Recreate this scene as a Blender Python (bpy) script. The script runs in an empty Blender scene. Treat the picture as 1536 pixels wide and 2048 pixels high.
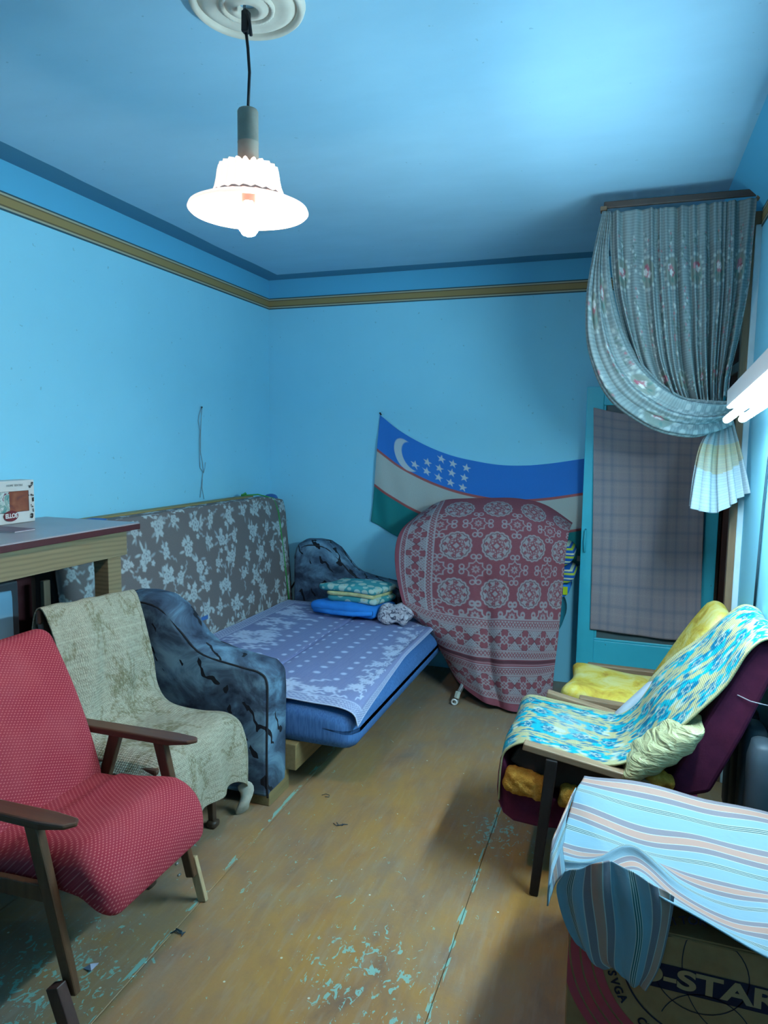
import bpy, bmesh, math, random
import numpy as np
from mathutils import Vector, Matrix
PI = math.pi
S = bpy.context.scene
COL = S.collection

# ------------------------------------------------------------------ camera, world, exposure
cd = bpy.data.cameras.new('camera')
cam = bpy.data.objects.new('camera', cd)
COL.objects.link(cam)
cam.matrix_world = Matrix(((0.944113,-0.045448,0.326475,2.5752),
 (0.329399,0.093589,-0.939541,0.0000),
 (0.012146,0.994573,0.103329,1.6268),
 (0,0,0,1)))
cd.lens = 24.328
cd.sensor_width = 36
cd.clip_start = .02
S.camera = cam
w = bpy.data.worlds.new('world')
S.world = w
w.use_nodes = True
w.node_tree.nodes['Background'].inputs[0].default_value = (.03, .05, .09, 1)
w.node_tree.nodes['Background'].inputs[1].default_value = .3
S.view_settings.view_transform = 'Standard'
S.view_settings.look = 'None'
S.view_settings.exposure = 0.1
S.view_settings.gamma = 1
S.view_settings.use_curve_mapping = False
TUBE_COLOR = (.66, .90, 1.0)
TUBE_POWER = 255.0
BULB_COLOR = (1.0, .78, .62)
BULB_POWER = 22.0
SHADE_GLOW = 1.0

# ------------------------------------------------------------------ helpers
rng = np.random.default_rng(7)
ROOT = {}

def lin(h):
    if not isinstance(h, str):
        return tuple(h[:3])
    c = [int(h[i:i + 2], 16) / 255 for i in (0, 2, 4)]
    return tuple(x / 12.92 if x <= .04045 else ((x + .055) / 1.055) ** 2.4 for x in c)

class NT:
    def __init__(s, name, rough=.8, spec=.3):
        s.m = bpy.data.materials.new(name)
        s.m.use_nodes = True
        s.t = s.m.node_tree
        s.b = s.t.nodes['Principled BSDF']
        s.b.inputs['Roughness'].default_value = rough
        s.b.inputs['Specular IOR Level'].default_value = spec
    def n(s, typ, **kw):
        x = s.t.nodes.new('ShaderNode' + typ)
        for k, v in kw.items():
            if k in x.inputs:
                x.inputs[k].default_value = v
            else:
                setattr(x, k, v)
        return x
    def l(s, a, b):
        s.t.links.new(a, b)
    def coord(s, kind='Object', scale=(1, 1, 1), rot=(0, 0, 0)):
        c = s.n('TexCoord')
        mp = s.n('Mapping')
        mp.inputs['Scale'].default_value = scale
        mp.inputs['Rotation'].default_value = rot
        s.l(c.outputs[kind], mp.inputs['Vector'])
        return mp.outputs['Vector']
    def noise(s, vec, scale, detail=4, rough=.55, dist=0):
        x = s.n('TexNoise')
        x.inputs['Scale'].default_value = scale
        x.inputs['Detail'].default_value = detail
        x.inputs['Roughness'].default_value = rough
        x.inputs['Distortion'].default_value = dist
        if vec is not None:
            s.l(vec, x.inputs['Vector'])
        return x.outputs['Fac']
    def ramp(s, fac, stops, interp='LINEAR'):
        x = s.n('ValToRGB')
        cr = x.color_ramp
        cr.interpolation = interp
        while len(cr.elements) < len(stops):
            cr.elements.new(.5)
        for e, (p, c) in zip(cr.elements, stops):
            e.position = p
            e.color = (*lin(c), 1) if not isinstance(c, (int, float)) else (c, c, c, 1)
        s.l(fac, x.inputs['Fac'])
        return x.outputs['Color']
    def mix(s, fac, a, b, mode='MIX'):
        x = s.n('Mix', data_type='RGBA', blend_type=mode)
        for sock, v in ((x.inputs[0], fac), (x.inputs[6], a), (x.inputs[7], b)):
            if isinstance(v, bpy.types.NodeSocket):
                s.l(v, sock)
            elif isinstance(v, (int, float)):
                sock.default_value = v
            else:
                sock.default_value = (*lin(v), 1)
        return x.outputs[2]
    def math(s, op, a, b=0.0):
        x = s.n('Math', operation=op)
        for sock, v in ((x.inputs[0], a), (x.inputs[1], b)):
            if isinstance(v, bpy.types.NodeSocket):
                s.l(v, sock)
            else:
                sock.default_value = v
        return x.outputs[0]
    def bump(s, h, strength=.3, dist=.002):
        x = s.n('Bump')
        x.inputs['Strength'].default_value = strength
        x.inputs['Distance'].default_value = dist
        s.l(h, x.inputs['Height'])
        s.l(x.outputs['Normal'], s.b.inputs['Normal'])
    def base(s, c):
        if isinstance(c, bpy.types.NodeSocket):
            s.l(c, s.b.inputs['Base Color'])
        else:
            s.b.inputs['Base Color'].default_value = (*lin(c), 1)
        return s.m

def plain(name, c, rough=.7, var=.12, scale=12, spec=.3, metal=0, bump=0):
    t = NT(name, rough, spec)
    t.b.inputs['Metallic'].default_value = metal
    v = t.coord()
    f = t.noise(v, scale)
    col = lin(c)
    a = tuple(x * (1 - var) for x in col)
    b = tuple(min(1, x * (1 + var)) for x in col)
    if bump:
        t.bump(t.noise(v, scale * 8), bump, .003)
    return t.base(t.ramp(f, [(.3, a), (.7, b)]))

def wood(name, dark, light, axis=0, rough=.45, scale=1.0, spec=.4):
    t = NT(name, rough, spec)
    sc = [40 * scale] * 3
    sc[axis] = 2.2 * scale
    v = t.coord(scale=tuple(sc))
    f = t.noise(v, 1.0, 5, .6, .4)
    g = t.noise(t.coord(), 9, 3)
    c = t.ramp(f, [(.3, dark), (.7, light)])
    c = t.mix(t.math('MULTIPLY', g, .35), c, dark)
    t.bump(f, .15, .001)
    return t.base(c)

def vcol(name, rough=.85, weave=350, strength=.25, grain=.18, sheen=0):
    """pattern held per vertex, weave and thread variation from nodes"""
    t = NT(name, rough, .15)
    a = t.n('Attribute')
    a.attribute_name = 'Col'
    uv = t.coord('UV')
    f = t.noise(uv, weave * .35, 2)
    wv = t.n('TexWave', bands_direction='X')
    wv.inputs['Scale'].default_value = weave / 6.28
    t.l(uv, wv.inputs['Vector'])
    wh = t.n('TexWave', bands_direction='Y')
    wh.inputs['Scale'].default_value = weave / 6.28
    t.l(uv, wh.inputs['Vector'])
    h = t.math('ADD', wv.outputs['Fac'], wh.outputs['Fac'])
    t.bump(h, strength, .0015)
    k = t.ramp(f, [(.25, 1 - grain), (.75, 1.0)])
    return t.base(t.mix(1.0, a.outputs['Color'], k, 'MULTIPLY'))

def tag(o, label=None, cat=None, group=None, kind=None):
    if label: o['label'] = label
    if cat: o['category'] = cat
    if group: o['group'] = group
    if kind: o['kind'] = kind
    return o

def thing(name, label, cat, loc=(0, 0, 0), group=None):
    o = bpy.data.objects.new(name, None)
    COL.objects.link(o)
    o.location = loc
    o.empty_display_size = .05
    ROOT[o.name] = np.array(loc, float)
    return tag(o, label, cat, group)

def mesh(name, V, F, mat, parent=None, smooth=True, uv=None, col=None, thick=0, loops=None):
    V = np.asarray(V, float)
    base = ROOT[parent.name] if parent is not None else (V.min(0) * [.5, .5, 1] + V.max(0) * [.5, .5, 0])
    me = bpy.data.meshes.new(name)
    me.from_pydata((V - base).tolist(), [], [tuple(f) for f in F])
    if uv is not None:
        l = me.uv_layers.new(name='UVMap')
        idx = np.empty(len(me.loops), int)
        me.loops.foreach_get('vertex_index', idx)
        l.data.foreach_set('uv', np.asarray(uv, np.float32)[idx].ravel())
    if col is not None:
        a = me.color_attributes.new('Col', 'FLOAT_COLOR', 'POINT')
        c = np.ones((len(V), 4), np.float32)
        c[:, :3] = np.asarray(col).reshape(-1, 3)
        a.data.foreach_set('color', c.ravel())
    if smooth:
        me.shade_smooth()
    me.update()
    o = bpy.data.objects.new(name, me)
    COL.objects.link(o)
    if mat is not None:
        me.materials.append(mat)
    if parent is not None:
        o.parent = parent
        ROOT[o.name] = base
    else:
        o.location = base
        ROOT[o.name] = base
    if thick:
        m = o.modifiers.new('thickness', 'SOLIDIFY')
        m.thickness = thick
        m.offset = 0
    return o

def fixn(o):
    bm = bmesh.new(); bm.from_mesh(o.data)
    bmesh.ops.recalc_face_normals(bm, faces=bm.faces)
    bm.to_mesh(o.data); bm.free()
    return o

def bevel(o, r, seg=2):
    m = o.modifiers.new('bevel', 'BEVEL')
    m.width = r; m.segments = seg; m.limit_method = 'ANGLE'; m.angle_limit = .6
    return o

BOXF = [(0, 3, 2, 1), (4, 5, 6, 7), (0, 1, 5, 4), (1, 2, 6, 5), (2, 3, 7, 6), (3, 0, 4, 7)]
def box(name, x0, x1, y0, y1, z0, z1, mat, parent=None, r=.004):
    V = [(x0, y0, z0), (x1, y0, z0), (x1, y1, z0), (x0, y1, z0), (x0, y0, z1), (x1, y0, z1), (x1, y1, z1), (x0, y1, z1)]
    o = mesh(name, V, BOXF, mat, parent, smooth=False)
    return bevel(o, r) if r else o

def bar(name, a, b, w, h, mat, parent=None, r=.004, up=(0, 0, 1), taper=1.0):
    """rectangular bar from a to b; w sideways, h along up; taper scales the far end"""
    a = Vector(a); b = Vector(b)
    d = (b - a).normalized()
    s = d.cross(Vector(up))
    if s.length < 1e-4: s = d.cross(Vector((1, 0, 0)))
    s.normalize(); u = s.cross(d)
    V = []
    for p, k in ((a, 1), (b, taper)):
        for i, j in ((-1, -1), (1, -1), (1, 1), (-1, 1)):
            V.append(tuple(p + s * (i * w / 2 * k) + u * (j * h / 2 * k)))
    o = fixn(mesh(name, V, BOXF, mat, parent, smooth=False))
    return bevel(o, r) if r else o

def tube(name, pts, rad, mat, parent=None, seg=10, closed=False):
    P = [Vector(p) for p in pts]
    n = len(P)
    R = rad if hasattr(rad, '__len__') else [rad] * n
    V = []; F = []
    ref = Vector((.3, .5, .81))
    for i, p in enumerate(P):
        d = ((P[(i + 1) % n] if closed or i < n - 1 else P[i]) - (P[i - 1] if closed or i else P[0])).normalized()
        s = d.cross(ref)
        if s.length < .05: s = d.cross(Vector((1, 0, 0)))
        s.normalize(); u = d.cross(s)
        for k in range(seg):
            a = 2 * PI * k / seg
            V.append(tuple(p + (s * math.cos(a) + u * math.sin(a)) * R[i]))
    m = n if closed else n - 1
    for i in range(m):
        j = (i + 1) % n
        for k in range(seg):
            F.append((i * seg + k, i * seg + (k + 1) % seg, j * seg + (k + 1) % seg, j * seg + k))
    if not closed:
        F.append(tuple(range(seg))[::-1]); F.append(tuple((n - 1) * seg + k for k in range(seg)))
    return fixn(mesh(name, V, F, mat, parent))

def lathe(name, prof, c, mat, parent=None, seg=48, mod=None, thick=0):
    V = []; F = []
    for i, (r, z) in enumerate(prof):
        for k in range(seg):
            a = 2 * PI * k / seg
            rr, dz = (r, 0) if mod is None else mod(i, r, a)
            V.append((c[0] + rr * math.cos(a), c[1] + rr * math.sin(a), c[2] + z + dz))
    for i in range(len(prof) - 1):
        for k in range(seg):
            F.append((i * seg + k, i * seg + (k + 1) % seg, (i + 1) * seg + (k + 1) % seg, (i + 1) * seg + k))
    return fixn(mesh(name, V, F, mat, parent, thick=thick))

def prism(name, poly, axis, a, b, mat, parent=None, r=.004, smooth=False, seg=2):
    """closed outline (two coordinates) pushed along an axis from a to b"""
    n = len(poly); V = []
    for t in (a, b):
        for p in poly:
            q = list(p); q.insert(axis, t); V.append(tuple(q))
    F = [tuple(range(n)), tuple(range(n, 2 * n))[::-1]]
    for i in range(n):
        j = (i + 1) % n
        F.append((i, i + n, j + n, j))
    o = fixn(mesh(name, V, F, mat, parent, smooth=smooth))
    return bevel(o, r, seg) if r else o

def rpad(name, c, size, r, mat, parent=None, n=12, fn=None, rot=None, uvf=None, noise=0, colf=None):
    """soft rounded block; fn bends the vertices"""
    h = np.array(size) / 2
    V = []; F = []; ix = {}
    g = np.linspace(-1, 1, n + 1)
    def vid(p):
        k = tuple(np.round(p, 5))
        if k not in ix:
            ix[k] = len(V); V.append(p)
        return ix[k]
    for ax in range(3):
        for sg in (-1, 1):
            for i in range(n):
                for j in range(n):
                    q = []
                    for di, dj in ((0, 0), (1, 0), (1, 1), (0, 1)):
                        p = [0, 0, 0]; p[ax] = sg
                        p[(ax + 1) % 3] = g[i + di]; p[(ax + 2) % 3] = g[j + dj]
                        q.append(vid(np.array(p, float)))
                    F.append(q if sg > 0 else q[::-1])
    N = np.array(V)
    P = N * h
    rr = np.minimum(r, h * .999)
    inn = np.clip(P, -(h - rr), h - rr)
    d = (P - inn) / rr
    L = np.maximum(np.linalg.norm(d, axis=1, keepdims=True), 1e-6)
    P = inn + d / L * rr
    if noise:
        ph = rng.random(6) * 6
        P = P * (1 + noise * (np.sin(P[:, [1]] * 31 + ph[0]) * np.sin(P[:, [0]] * 27 + ph[1]) + .6 * np.sin(P[:, [2]] * 43 + P[:, [0]] * 19 + ph[2])))
    if fn: P = fn(P, N)
    if rot is not None: P = P @ np.array(rot).T
    P = P + np.array(c)
    uv = uvf(P) if uvf else np.stack([P[:, 1], P[:, 2] - P[:, 0]], 1)
    return mesh(name, P, F, mat, parent, uv=uv, col=None if colf is None else colf(P))

def roty(a):
    c, s = math.cos(a), math.sin(a)
    return np.array([[c, 0, s], [0, 1, 0], [-s, 0, c]])
def rotz(a):
    c, s = math.cos(a), math.sin(a)
    return np.array([[c, -s, 0], [s, c, 0], [0, 0, 1]])

def cr1(P, t):
    """Catmull-Rom along axis 0 of P at parameters t (0..1)"""
    n = len(P) - 1
    x = np.clip(t, 0, 1) * n
    i = np.minimum(x.astype(int), n - 1)
    f = (x - i).reshape((-1,) + (1,) * (P.ndim - 1))
    E = np.concatenate([2 * P[:1] - P[1:2], P, 2 * P[-1:] - P[-2:-1]])
    a, b, c, d = E[i], E[i + 1], E[i + 2], E[i + 3]
    return .5 * (2 * b + (c - a) * f + (2 * a - 5 * b + 4 * c - d) * f ** 2 + (3 * b - a - 3 * c + d) * f ** 3)

def surf(name, P, mat, parent=None, nu=60, nv=60, col=None, thick=.004, disp=None, size=(1, 1)):
    """cloth through a net of points P[row][column]; col is a canvas of the same grid; disp moves it along the normal"""
    P = np.array(P, float)
    u = np.linspace(0, 1, nu); v = np.linspace(0, 1, nv)
    Q = cr1(P, v)
    Q = np.swapaxes(cr1(np.swapaxes(Q, 0, 1), u), 0, 1)
    U, W = np.meshgrid(u, v)
    if disp is not None:
        du = np.gradient(Q, axis=1); dv = np.gradient(Q, axis=0)
        N = np.cross(du, dv)
        N /= np.maximum(np.linalg.norm(N, axis=2, keepdims=True), 1e-9)
        Q = Q + N * disp(U, W)[..., None]
    k = np.arange(nv * nu).reshape(nv, nu)
    F = np.stack([k[:-1, :-1], k[1:, :-1], k[1:, 1:], k[:-1, 1:]], -1).reshape(-1, 4)
    uv = np.stack([U * size[0], (1 - W) * size[1]], -1).reshape(-1, 2)
    return mesh(name, Q.reshape(-1, 3), F.tolist(), mat, parent, uv=uv, col=None if col is None else col.img, thick=thick)

class Cv:
    """a pattern drawn in shapes over the vertices of a cloth (x to the right, y down, in metres or any unit)"""
    def __init__(s, nu, nv, W, H, bg):
        s.W, s.H = W, H
        s.X, s.Y = np.meshgrid(np.linspace(0, W, nu), np.linspace(0, H, nv))
        s.img = np.empty((nv, nu, 3)); s.img[:] = lin(bg)
        s.px = max(W / nu, H / nv)
    def p(s, sdf, c, cx, cy, R, rot=0, a=1.0):
        i0 = np.searchsorted(s.X[0], cx - R); i1 = np.searchsorted(s.X[0], cx + R)
        j0 = np.searchsorted(s.Y[:, 0], cy - R); j1 = np.searchsorted(s.Y[:, 0], cy + R)
        if i1 <= i0 or j1 <= j0: return
        x = s.X[j0:j1, i0:i1] - cx; y = s.Y[j0:j1, i0:i1] - cy
        if rot:
            cc, ss = math.cos(rot), math.sin(rot)
            x, y = cc * x + ss * y, -ss * x + cc * y
        al = np.clip(.5 - sdf(x, y) / s.px, 0, 1)[..., None] * a
        s.img[j0:j1, i0:i1] = s.img[j0:j1, i0:i1] * (1 - al) + np.array(lin(c)) * al
    def rect(s, x0, y0, x1, y1, c, a=1.0):
        m = np.clip(.5 + np.minimum(np.minimum(s.X - x0, x1 - s.X), np.minimum(s.Y - y0, y1 - s.Y)) / s.px, 0, 1)[..., None] * a
        s.img = s.img * (1 - m) + np.array(lin(c)) * m
    def mask(s, m, c):
        m = np.clip(m, 0, 1)[..., None]
        s.img = s.img * (1 - m) + np.array(lin(c)) * m
disc = lambda r: lambda x, y: np.hypot(x, y) - r
ell = lambda a, b: lambda x, y: (np.hypot(x / a, y / b) - 1) * min(a, b)
ring = lambda r, t: lambda x, y: np.abs(np.hypot(x, y) - r) - t
petal = lambda r, n, k=.35, ph=0: lambda x, y: np.hypot(x, y) - r * (1 - k + k * np.abs(np.cos(n / 2 * np.arctan2(y, x) + ph)))
dia = lambda r: lambda x, y: np.abs(x) + np.abs(y) - r
sq = lambda a, b: lambda x, y: np.maximum(np.abs(x) - a, np.abs(y) - b)
def seg(x1, y1, x2, y2, wd):
    def f(x, y):
        dx, dy = x2 - x1, y2 - y1
        t = np.clip(((x - x1) * dx + (y - y1) * dy) / (dx * dx + dy * dy + 1e-12), 0, 1)
        return np.hypot(x - x1 - t * dx, y - y1 - t * dy) - wd
    return f
def star5(r):
    def f(x, y):
        a = np.arctan2(x, -y)
        k = 2 * PI / 5
        a = np.abs((a + k / 2) % k - k / 2)
        q = np.hypot(x, y)
        return q * np.cos(a - .0) * .95 + q * np.sin(a) * 2.75 - r
    return f

def text(name, s, size, mat, parent, M4, bold=0.0, align='CENTER', sx=1.0, depth=.0006):
    cu = bpy.data.curves.new(name, 'FONT')
    cu.body = s; cu.size = size; cu.offset = bold; cu.extrude = depth
    cu.align_x = align; cu.align_y = 'CENTER'
    tmp = bpy.data.objects.new(name, cu)
    COL.objects.link(tmp)
    dg = bpy.context.evaluated_depsgraph_get()
    me = bpy.data.meshes.new_from_object(tmp.evaluated_get(dg))
    bpy.data.objects.remove(tmp)
    V = np.array([v.co for v in me.vertices])
    F = [tuple(p.vertices) for p in me.polygons]
    V[:, 0] *= sx
    V = V @ np.array(M4.to_3x3()).T + np.array(M4.translation)
    return mesh(name, V, F, mat, parent, smooth=False)

def frame(origin, xdir, ydir):
    x = Vector(xdir).normalized(); y = Vector(ydir).normalized(); z = x.cross(y)
    m = Matrix((x, y, z)).transposed().to_4x4()
    m.translation = Vector(origin)
    return m

def wrinkle(seed, amp, fu, fv, n=5):
    r = np.random.default_rng(seed)
    K = [(r.uniform(.4, 1) * fu, r.uniform(-1, 1) * fv, r.random() * 6.3, r.uniform(.4, 1)) for _ in range(n)]
    return lambda U, W: amp * sum(a * np.sin(2 * PI * (ku * U + kv * W) + ph) for ku, kv, ph, a in K) / n * 1.6

# ------------------------------------------------------------------ the room
XR, YB, H = 3.10, 4.730, 2.80
YF = -.9
t = NT('wall_paint', .75, .2)
v = t.coord()
f = t.noise(v, 1.6, 5, .6)
g = t.noise(v, 14, 4)
c = t.ramp(f, [(.3, (.245, .68, .885)), (.7, (.265, .71, .915))])
c = t.mix(t.math('MULTIPLY', t.math('GREATER_THAN', t.noise(v, 38, 2), .735), .35), c, (.12, .26, .36))
sx = t.n('SeparateXYZ'); t.l(t.n('NewGeometry').outputs['Position'], sx.inputs[0])
up = t.math('GREATER_THAN', sx.outputs['Z'], 2.63)
c = t.mix(up, c, (.10, .46, .72))
t.bump(g, .12, .004)
WALL = t.base(c)
t = NT('ceiling_paint', .8, .2)
v = t.coord()
c = t.ramp(t.noise(t.coord(scale=(1, 2.2, 1)), 2.2, 6, .6), [(.3, (.28, .54, .715)), (.7, (.305, .58, .76))])
c = t.mix(t.math('MULTIPLY', t.math('GREATER_THAN', t.noise(v, 30, 2), .74), .4), c, (.12, .26, .36))
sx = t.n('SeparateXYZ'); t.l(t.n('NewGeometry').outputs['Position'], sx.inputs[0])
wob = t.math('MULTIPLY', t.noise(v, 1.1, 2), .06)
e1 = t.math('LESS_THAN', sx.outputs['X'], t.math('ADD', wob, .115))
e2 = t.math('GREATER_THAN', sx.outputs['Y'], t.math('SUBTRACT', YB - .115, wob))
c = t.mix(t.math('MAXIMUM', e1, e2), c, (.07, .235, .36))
t.bump(t.noise(v, 9, 4), .1, .004)
CEIL = t.base(c)

def quadwall(name, V, F, mat):
    return tag(fixn(mesh(name, V, F, mat, smooth=False)), kind='structure')
T = .12
def wallbox(name, x0, x1, y0, y1, z0, z1, mat, kind='structure'):
    return tag(box(name, x0, x1, y0, y1, z0, z1, mat, r=0), kind=kind)
wallbox('wall_left', -T, 0, YF, YB + T, 0, H, WALL)
wallbox('wall_back', 0, XR + .45, YB, YB + T, 0, H, WALL)
wallbox('wall_front', 0, XR, YF - T, YF, 0, H, WALL)
wallbox('ceiling', -T, XR + .45, YF - T, YB + T, H, H + T, CEIL)
# right wall: solid up to the balcony opening, lintel over it, sloped cove under the ceiling
DY0, DY1, DZ = 3.60, 4.66, 2.42
V = []; F = []
def addb(x0, x1, y0, y1, z0, z1):
    k = len(V)
    V.extend([(x0, y0, z0), (x1, y0, z0), (x1, y1, z0), (x0, y1, z0), (x0, y0, z1), (x1, y0, z1), (x1, y1, z1), (x0, y1, z1)])
    F.extend([tuple(k + i for i in f) for f in BOXF])
addb(XR, XR + .25, YF, DY0, 0, H); addb(XR, XR + .25, DY0, DY1, DZ, H); addb(XR, XR + .25, DY1, YB, 0, H)
k = len(V)
for y in (YF, YB):
    V.extend([(XR, y, 2.67), (XR, y, H), (2.97, y, H)])
F.extend([(k, k + 1, k + 2), (k + 3, k + 5, k + 4), (k, k + 2, k + 5, k + 3)])
quadwall('wall_right', V, F, WALL)

# floor: a dark sub-floor with wide painted boards on it, joints open
t = NT('floor_paint', .5, .35)
gp = t.n('NewGeometry').outputs['Position']
def wv(scale, rot=0):
    mp = t.n('Mapping'); mp.inputs['Scale'].default_value = scale; mp.inputs['Rotation'].default_value = (0, 0, rot)
    t.l(gp, mp.inputs['Vector']); return mp.outputs['Vector']
base = t.ramp(t.noise(wv((1.6, .8, 1), .3), 2.6, 8, .66, .3), [(.30, (.17, .10, .06)), (.44, (.285, .155, .055)), (.56, (.34, .185, .045)), (.70, (.24, .13, .055))])
worn = t.ramp(t.noise(wv((1.3, .8, 1), .5), 1.7, 6, .65, .5), [(.44, 0.0), (.60, 1.0)])
sx = t.n('SeparateXYZ'); t.l(gp, sx.inputs[0])
# scuffed, dusty paint towards the left side and along the bed
left = t.n('MapRange'); left.inputs[1].default_value = 1.75; left.inputs[2].default_value = .9
t.l(sx.outputs['X'], left.inputs[0])
far = t.n('MapRange'); far.inputs[1].default_value = 2.7; far.inputs[2].default_value = 4.0
t.l(sx.outputs['Y'], far.inputs[0])
wm = t.math('MAXIMUM', t.math('MULTIPLY', left.outputs[0], .75), t.math('MULTIPLY', far.outputs[0], .8))
wm = t.math('MAXIMUM', wm, t.math('MULTIPLY', worn, .55))
wm = t.math('MULTIPLY', wm, t.ramp(t.noise(wv((1, 1, 1)), 7, 6, .7), [(.3, .35), (.62, 1.0)]))
base = t.mix(wm, base, (.185, .175, .15))
base = t.mix(t.math('MULTIPLY', t.ramp(t.noise(wv((8, 1.2, 1), -.05), 5, 4), [(.5, 0.0), (.75, 1.0)]), .3), base, (.30, .30, .26))
# chips where an older turquoise coat shows, thickest in three worn spots
def spot(x, y, r):
    n = t.n('VectorMath', operation='DISTANCE'); t.l(gp, n.inputs[0]); n.inputs[1].default_value = (x, y, 0)
    m = t.n('MapRange'); m.inputs[1].default_value = r; m.inputs[2].default_value = r * .2
    t.l(n.outputs['Value'], m.inputs[0]); return m.outputs[0]
sp = t.math('MAXIMUM', spot(1.0, 1.5, .55), spot(1.88, 1.85, .42))
sp = t.math('MAXIMUM', sp, spot(2.15, 2.75, .3))
sp = t.math('MAXIMUM', sp, spot(2.05, 1.6, .4))
sp = t.math('MAXIMUM', sp, t.math('MULTIPLY', spot(1.6, 2.2, 1.1), .45))
chip = t.noise(wv((1.25, .8, 1), .3), 33, 5, .62, 1.2)
chipm = t.math('GREATER_THAN', t.math('ADD', chip, t.math('MULTIPLY', sp, .165)), .735)
sd = t.math('ABSOLUTE', t.math('SUBTRACT', sx.outputs['X'], 2.1145))
sl = t.math('SUBTRACT', sx.outputs['X'], t.math('ADD', 1.2608, t.math('MULTIPLY', sx.outputs['Y'], -.0235)))
sd = t.math('MINIMUM', sd, t.math('ADD', t.math('ABSOLUTE', sl), .003))
sm = t.math('MULTIPLY', t.math('LESS_THAN', sd, .011), t.math('GREATER_THAN', t.noise(wv((3, .7, 1)), 14, 4, .6, .5), .53))
chipm = t.math('MAXIMUM', chipm, sm)
base = t.mix(t.math('MULTIPLY', chipm, .8), base, (.19, .46, .41))
dots = t.n('TexVoronoi'); dots.inputs['Scale'].default_value = 11; t.l(gp, dots.inputs['Vector'])
rnd = t.n('SeparateColor'); t.l(dots.outputs['Color'], rnd.inputs[0])
dm = t.math('MULTIPLY', t.math('LESS_THAN', dots.outputs['Distance'], .045), t.math('GREATER_THAN', rnd.outputs[0], .45))
base = t.mix(dm, base, (.5, .56, .48))
t.bump(t.math('SUBTRACT', t.noise(gp, 60, 3), t.math('MULTIPLY', chipm, .6)), .25, .002)
FLOOR = t.base(base)
SUB = plain('subfloor', (.10, .13, .12), .9)
fl = tag(box('floor', -T, XR + .45, YF - T, YB + T, -.12, -.012, SUB, r=0), kind='structure')
ROOT['floor'] = np.array(fl.location)
seams = [(-.0, -.0), (.62, .60), (1.295, 1.165), (2.112, 2.118), (2.75, 2.75), (XR, XR)]
for i in range(len(seams) - 1):
    a, b = seams[i], seams[i + 1]
    g = .0009
    for (ya, yb) in ((YF, YB),):
        xa = a[0] if ya < 1 else a[0] if i != 2 else a[0]
        Vb = [(a[0] + g, ya, -.012), (b[0] - g, ya, -.012), (b[1] - g, yb - g, -.012), (a[1] + g, yb - g, -.012)]
        Vb += [(x, y, 0) for x, y, z in Vb]
        bevel(mesh('floor_board', Vb, BOXF, FLOOR, fl, smooth=False), .002, 1)
# balcony floor patch outside the opening is part of the floor slab

# wallpaper border on three walls
t = NT('border_paper', .6, .3)
sx = t.n('SeparateXYZ'); t.l(t.n('NewGeometry').outputs['Position'], sx.inputs[0])
mr = t.n('MapRange'); mr.inputs[1].default_value = 2.588; mr.inputs[2].default_value = 2.668
t.l(sx.outputs['Z'], mr.inputs[0])
BORDER = t.base(t.ramp(mr.outputs[0], [(0, (.03, .09, .12)), (.09, (.38, .40, .30)), (.20, (.14, .115, .06)), (.30, (.30, .23, .09)), (.72, (.14, .115, .06)), (.80, (.38, .40, .30)), (.91, (.03, .09, .12))], 'CONSTANT'))
tag(box('trim_1', 0, .004, YF, YB, 2.588, 2.668, BORDER, r=0), kind='structure')
tag(box('trim_2', .004, XR, YB - .004, YB, 2.588, 2.668, BORDER, r=0), kind='structure')
tag(box('trim_3', XR - .004, XR, YF, DY0 - .04, 2.588, 2.668, BORDER, r=0), kind='structure')

# ------------------------------------------------------------------ balcony opening, jamb post, open door leaf
WD = wood('jamb_wood', (.13, .085, .05), (.21, .145, .085), 2, .6)
WD2 = wood('reveal_wood', (.10, .085, .065), (.17, .14, .105), 2, .6)
WD3 = wood('rough_brown_wood', (.07, .035, .03), (.11, .06, .05), 2, .7)
PALE = plain('pale_plaster', (.45, .62, .70), .8, .06)
GLASS = NT('dark_pane', .12, .5).base((.015, .03, .06))
fr = thing('door_1', 'bare wooden balcony door frame with transom in the right wall', 'door frame', (XR + .1, 4.1, 0))
fr['kind'] = 'structure'
box('jamb_post', 3.045, 3.098, 3.56, 3.60, 0, 2.66, WD, fr)
box('jamb_strip', 3.10, 3.14, 4.615, 4.66, 0, DZ, WD2, fr)
box('jamb_strip', 3.145, 3.185, 4.60, 4.66, 0, DZ, WD3, fr)
box('jamb_strip', 3.19, 3.235, 4.58, 4.66, 0, DZ, WD2, fr)
box('jamb_strip', 3.24, 3.30, 4.60, 4.66, 0, DZ, WD3, fr)
box('transom_bar', 3.14, 3.22, DY0, DY1, 2.03, 2.085, WD2, fr)
box('transom_bar', 3.16, 3.22, DY0, DY1, 2.22, 2.26, WD2, fr)
box('transom_pane', 3.185, 3.19, DY0, DY1, 2.085, DZ, GLASS, fr, r=0)
box('outer_door_panel', 3.30, 3.34, DY0, DY1, 0, .9, WD3, fr)
box('outer_door_pane', 3.31, 3.32, DY0, DY1, .9, 2.03, GLASS, fr, r=0)
box('outer_wall', 3.36, 3.42, DY0 - .3, YB, 0, H, plain('night_brick', (.03, .03, .04), .9), fr, r=0)
box('plaster_edge', 3.075, 3.102, 3.552, 3.575, 0, 2.6, PALE, fr)

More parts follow.
